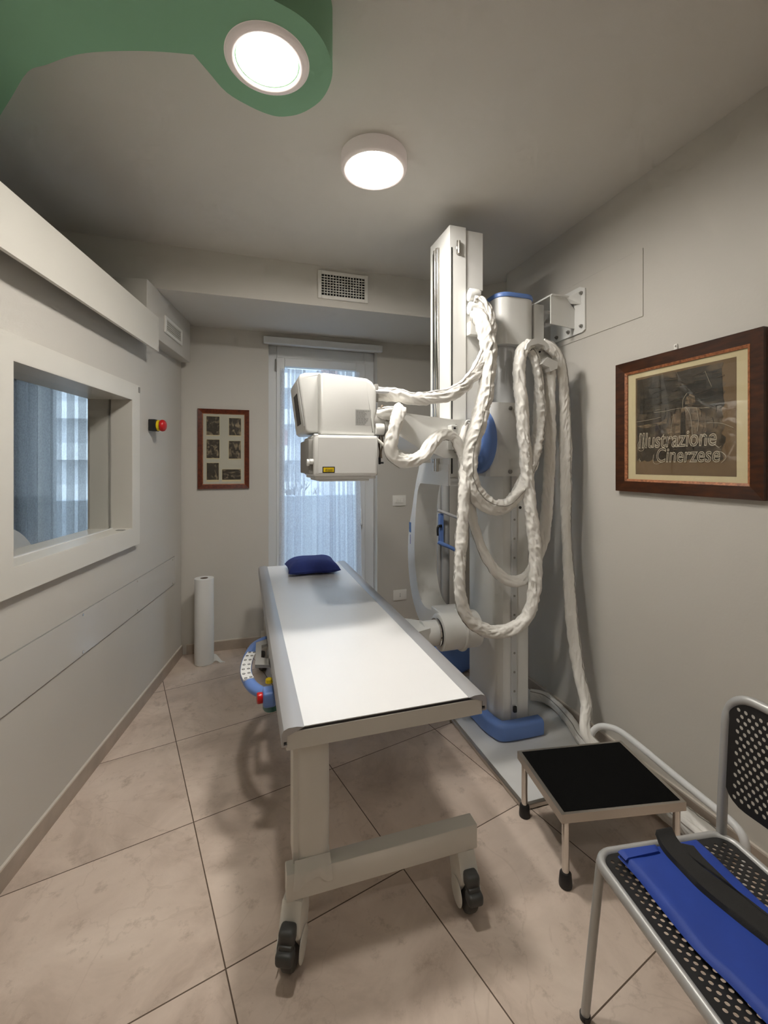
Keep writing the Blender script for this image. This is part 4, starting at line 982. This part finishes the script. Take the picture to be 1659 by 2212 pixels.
# ================================================================== CHAIR
CH = thing('stacking_chair', 'black perforated plastic chair on silver tube frame', 'chair', (1.07, .75, 0))
e1, e2 = Vector((math.cos(math.radians(-8)), math.sin(math.radians(-8)))), None
e2 = Vector((e1.y, -e1.x)); F0 = Vector((.897, .970))
def ch(x, y, z): p = F0+e1*x+e2*y; return Vector((p.x, p.y, z))
SD, SW, SZ = .405, .44, .448
ring = [ch(x, y, SZ) for x, y in rrect(0, SD, 0, SW, .045, 6)]
MB().tube(ring, .0155, 12, closed=True, rz=.0115).build('seat_frame', SILVER, CH, FR, 60)
def perforated(name, w, h, px, py, r, border, corner, f3, th, m, parent):
    """a plate with real staggered holes; f3(x, y, t) places it in the room"""
    vs, fs = [], []
    def V(x, y, t): vs.append(f3(x, y, t)); return len(vs)-1
    def face(pts):
        for t in (0, th):
            ids = [V(x, y, t) for x, y in pts]; fs.append(tuple(ids if t else ids[::-1]))
    x0, x1, y0, y1 = border, w-border, border, h-border
    nx = int((x1-x0)/px); ny = int((y1-y0)/py); px = (x1-x0)/nx; py = (y1-y0)/ny; NS = 16
    for j in range(ny):
        yc = y0+(j+.5)*py; cells = [x0+(i+.5)*px for i in range(nx)] if j % 2 == 0 else [x0+(i+1)*px for i in range(nx-1)]
        if j % 2:
            face([(x0, yc-py/2), (x0+px/2, yc-py/2), (x0+px/2, yc+py/2), (x0, yc+py/2)]); face([(x1-px/2, yc-py/2), (x1, yc-py/2), (x1, yc+py/2), (x1-px/2, yc+py/2)])
        for xc in cells:
            H_, O_ = [], []
            for k in range(NS):
                a = 2*PI*k/NS+PI/4; c_, s_ = math.cos(a), math.sin(a)
                H_.append((xc+r*c_, yc+r*s_)); m_ = max(abs(c_), abs(s_)); O_.append((xc+px/2*c_/m_, yc+py/2*s_/m_))
            base = len(vs)
            for t in (0, th):
                for p in O_: V(*p, t)
                for p in H_: V(*p, t)
            o0, h0, o1, h1 = base, base+NS, base+2*NS, base+3*NS
            for k in range(NS):
                l = (k+1) % NS
                fs.append((o1+k, o1+l, h1+l, h1+k)); fs.append((o0+l, o0+k, h0+k, h0+l)); fs.append((h1+k, h1+l, h0+l, h0+k))
    # border
    out = rrect(0, w, 0, h, corner, 5); cs = [(x1, y1), (x0, y1), (x0, y0), (x1, y0)]
    inn = [cs[i//6] for i in range(24)]
    n = 24
    for i in range(n):
        j = (i+1) % n
        pts = [out[i], out[j], inn[j]]+([inn[i]] if inn[i] != inn[j] else [])
        # subdivide long straight spans so the sheet can bend
        if len(pts) == 4:
            for k in range(8):
                a, b_ = k/8, (k+1)/8
                lerp = lambda p, q, t: (p[0]+(q[0]-p[0])*t, p[1]+(q[1]-p[1])*t)
                face([lerp(out[i], out[j], a), lerp(out[i], out[j], b_), lerp(inn[i], inn[j], b_), lerp(inn[i], inn[j], a)])
        else: face(pts)
    return MB().raw(vs, fs).build(name, m, parent, FR, 30)
def seat3(x, y, t):
    xx, yy = y/(SD-.02), x/(SW-.02)
    return ch(.01+y, .01+x, SZ+.006-.006*math.sin(PI*xx)*math.sin(PI*yy)+.0025-t)
perforated('seat', SW-.02, SD-.02, .0178, .0142, .0050, .014, .036, seat3, .0025, BLACK, CH)
BX = lambda z: SD-.012+.022*((z-SZ)/.41)**1.2
def back_curve(y): return -.0+.022*math.sin(PI*max(0, min(1, y/SW)))
bz0, bz1 = SZ, .858
bpts = []
for z in (SZ+.0, .50, .56, .64, .72, .78): bpts.append(ch(BX(z), .004, z))
for k in range(6): a = PI-PI/2*(k+1)/6; bpts.append(ch(BX(.80)+.004+back_curve(.075+.07*math.cos(a)), .074+.07*math.cos(a), bz1-.07+.07*math.sin(a)))
for k in range(1, 6): y = .074+(SW-.148)*k/6; bpts.append(ch(BX(.84)+back_curve(y), y, bz1))
for k in range(6): a = PI/2-PI/2*k/6; bpts.append(ch(BX(.80)+.004+back_curve(SW-.074+.07*math.cos(a)), SW-.074+.07*math.cos(a), bz1-.07+.07*math.sin(a)))
for z in (.78, .72, .64, .56, .50, SZ): bpts.append(ch(BX(z), SW-.004, z))
MB().tube(bpts, .0125, 12, smooth=4).build('back_frame', SILVER, CH, FR, 60)
BH = .285
def back3(x, y, t):
    z = .562+y; return ch(BX(z)+back_curve(.012+x)-.004-t, .012+x, z)
perforated('backrest', SW-.024, BH, .0178, .0142, .0053, .016, .055, back3, .0025, BLACK, CH)
for nm, top, foot in (('leg', (.012, .012), (-.018, -.012)), ('leg', (.012, SW-.012), (-.018, SW+.012)), ('leg', (SD-.01, .008), (SD+.055, -.01)), ('leg', (SD-.01, SW-.008), (SD+.055, SW+.01))):
    lg = MB().tube([ch(*top, SZ-.004), ch(*foot, .012)], .0115, 14).build(nm, SILVER, CH, FR, 40)
    p = ch(*foot, 0); MB().cyl((p.x, p.y, .001), (p.x, p.y, .014), .014, seg=16).build('foot_cap', BLACK, lg, FR, 40)
# lead apron folded on the seat
AP = thing('lead_apron', 'folded royal blue protective apron with black straps on the chair', 'apron', (1.05, .75, .46))
ZA = SZ+.0165
def ruled(lp_, rp_, th, zf, m, name, nu=60, nv=26, seed=0, amp=.004):
    L_ = spline([at(x, y, z=ZA+.01) for x, y in lp_], 10); R_ = spline([at(x, y, z=ZA+.01) for x, y in rp_], 10); k = len(L_)-1
    def g(A_, t):
        f = t*k; i = min(int(f), k-1); return A_[i].lerp(A_[i+1], f-i)
    def top(a, b_):
        p = g(L_, a).lerp(g(R_, a), b_); ed = min(1, min(b_, 1-b_)/.06, min(a, 1-a)/.03)
        return Vector((p.x, p.y, zf(a, b_)+th*math.sqrt(max(0, 1-(1-ed)**2))+amp*ed*noise.noise(Vector((p.x*9, p.y*9, seed)))))
    def bot(a, b_):
        p = g(L_, a).lerp(g(R_, a), 1-b_); return Vector((p.x, p.y, zf(a, 1-b_)))
    return MB().sheet(top, nu, nv).sheet(bot, nu, nv).build(name, m, AP, FR, 60)
ruled([(1334, 1843), (1380, 1893), (1418, 1942), (1496, 2037), (1580, 2120), (1652, 2196), (1730, 2275)], [(1508, 1813), (1545, 1846), (1590, 1890), (1648, 1945), (1728, 2012), (1818, 2085), (1908, 2160)], .014, lambda a, b_: ZA+.0005, APRON, 'apron_body', seed=1, amp=.006)
ruled([(1334, 1843), (1345, 1855), (1352, 1862)], [(1420, 1831), (1424, 1840), (1428, 1846)], .006, lambda a, b_: ZA+.0135, APRON, 'hem', 20, 14, 5, .001)
ruled([(1462, 1826), (1495, 1860), (1540, 1893), (1600, 1938), (1660, 1985), (1760, 2065), (1830, 2125)], [(1498, 1834), (1520, 1860), (1548, 1888), (1598, 1938), (1648, 1982), (1758, 2064), (1838, 2126)], .008, lambda a, b_: ZA+.013, STRAP, 'strap', seed=2, amp=.003)
ruled([(1415, 1813), (1436, 1848), (1476, 1892), (1516, 1932), (1592, 1997), (1660, 2052), (1760, 2135)], [(1450, 1806), (1472, 1836), (1502, 1874), (1545, 1908), (1602, 1950), (1660, 1998), (1775, 2090)], .016, lambda a, b_: ZA+.014+.01*math.exp(-((a-.02)/.05)**2), STRAP, 'strap', seed=3, amp=.004)

# chair in the next room
t = thing('office_chair', 'white rounded chair back behind the inner window glass', 'chair', (-.80, 2.59, 0), FL)
SHELL = mat('white_shell', (.74, .73, .70, 1), .4)
MB().sheet(lambda a, b_: (-.55-.10*math.sin(PI*a), 2.37+.44*a, .50+.66*b_**.9*(1-.22*(2*a-1)**4)), 24, 20, .012).build('backrest', SHELL, t, FL, 60)
MB().prism([(p[0]-.80, p[1]+2.59) for p in rrect(-.23, .23, -.22, .22, .08, 5)], 'z', .45, .50, .01, 2).build('seat', SHELL, t, FL, 40)
MB().cyl((-.80, 2.59, .08), (-.80, 2.59, .45), .03).build('gas_lift', BLACK, t, FL, 40)
for k in range(5):
    a = 2*PI*k/5; MB().tube([(-.80, 2.59, .09), (-.80+.27*math.cos(a), 2.59+.27*math.sin(a), .06)], .018, 10).cyl((-.80+.27*math.cos(a), 2.59+.27*math.sin(a)-.02, .03), (-.80+.27*math.cos(a), 2.59+.27*math.sin(a)+.02, .03), .03).build('leg', BLACK, t, FL, 40)

# ================================================================== CAMERA, WORLD, RENDER
cam = bpy.data.cameras.new('camera'); co = bpy.data.objects.new('camera', cam); COL.objects.link(co)
cam.sensor_fit = 'HORIZONTAL'; cam.sensor_width = 36; cam.lens = FPX/1659*36
cam.shift_y = -(1106-HY)/1659; cam.clip_start = .02; cam.clip_end = 200
co.location = (0, 0, EYE); co.rotation_euler = (PI/2, 0, 0)
sc.camera = co
w = bpy.data.worlds.new('sky'); sc.world = w; w.use_nodes = True
bg = w.node_tree.nodes['Background']; bg.inputs[0].default_value = (.64, .82, 1.0, 1); bg.inputs[1].default_value = 3.0
sc.view_settings.view_transform = 'Standard'; sc.view_settings.look = 'None'; sc.view_settings.exposure = 0.0; sc.view_settings.gamma = 1
sc.view_settings.use_curve_mapping = False
cy = sc.cycles
cy.use_denoising = True; cy.max_bounces = 7; cy.diffuse_bounces = 4; cy.glossy_bounces = 3; cy.use_adaptive_sampling = True; cy.adaptive_threshold = .12; cy.adaptive_min_samples = 12; cy.transparent_max_bounces = 12; cy.transmission_bounces = 6
cy.sample_clamp_indirect = 6; cy.caustics_reflective = False; cy.caustics_refractive = False
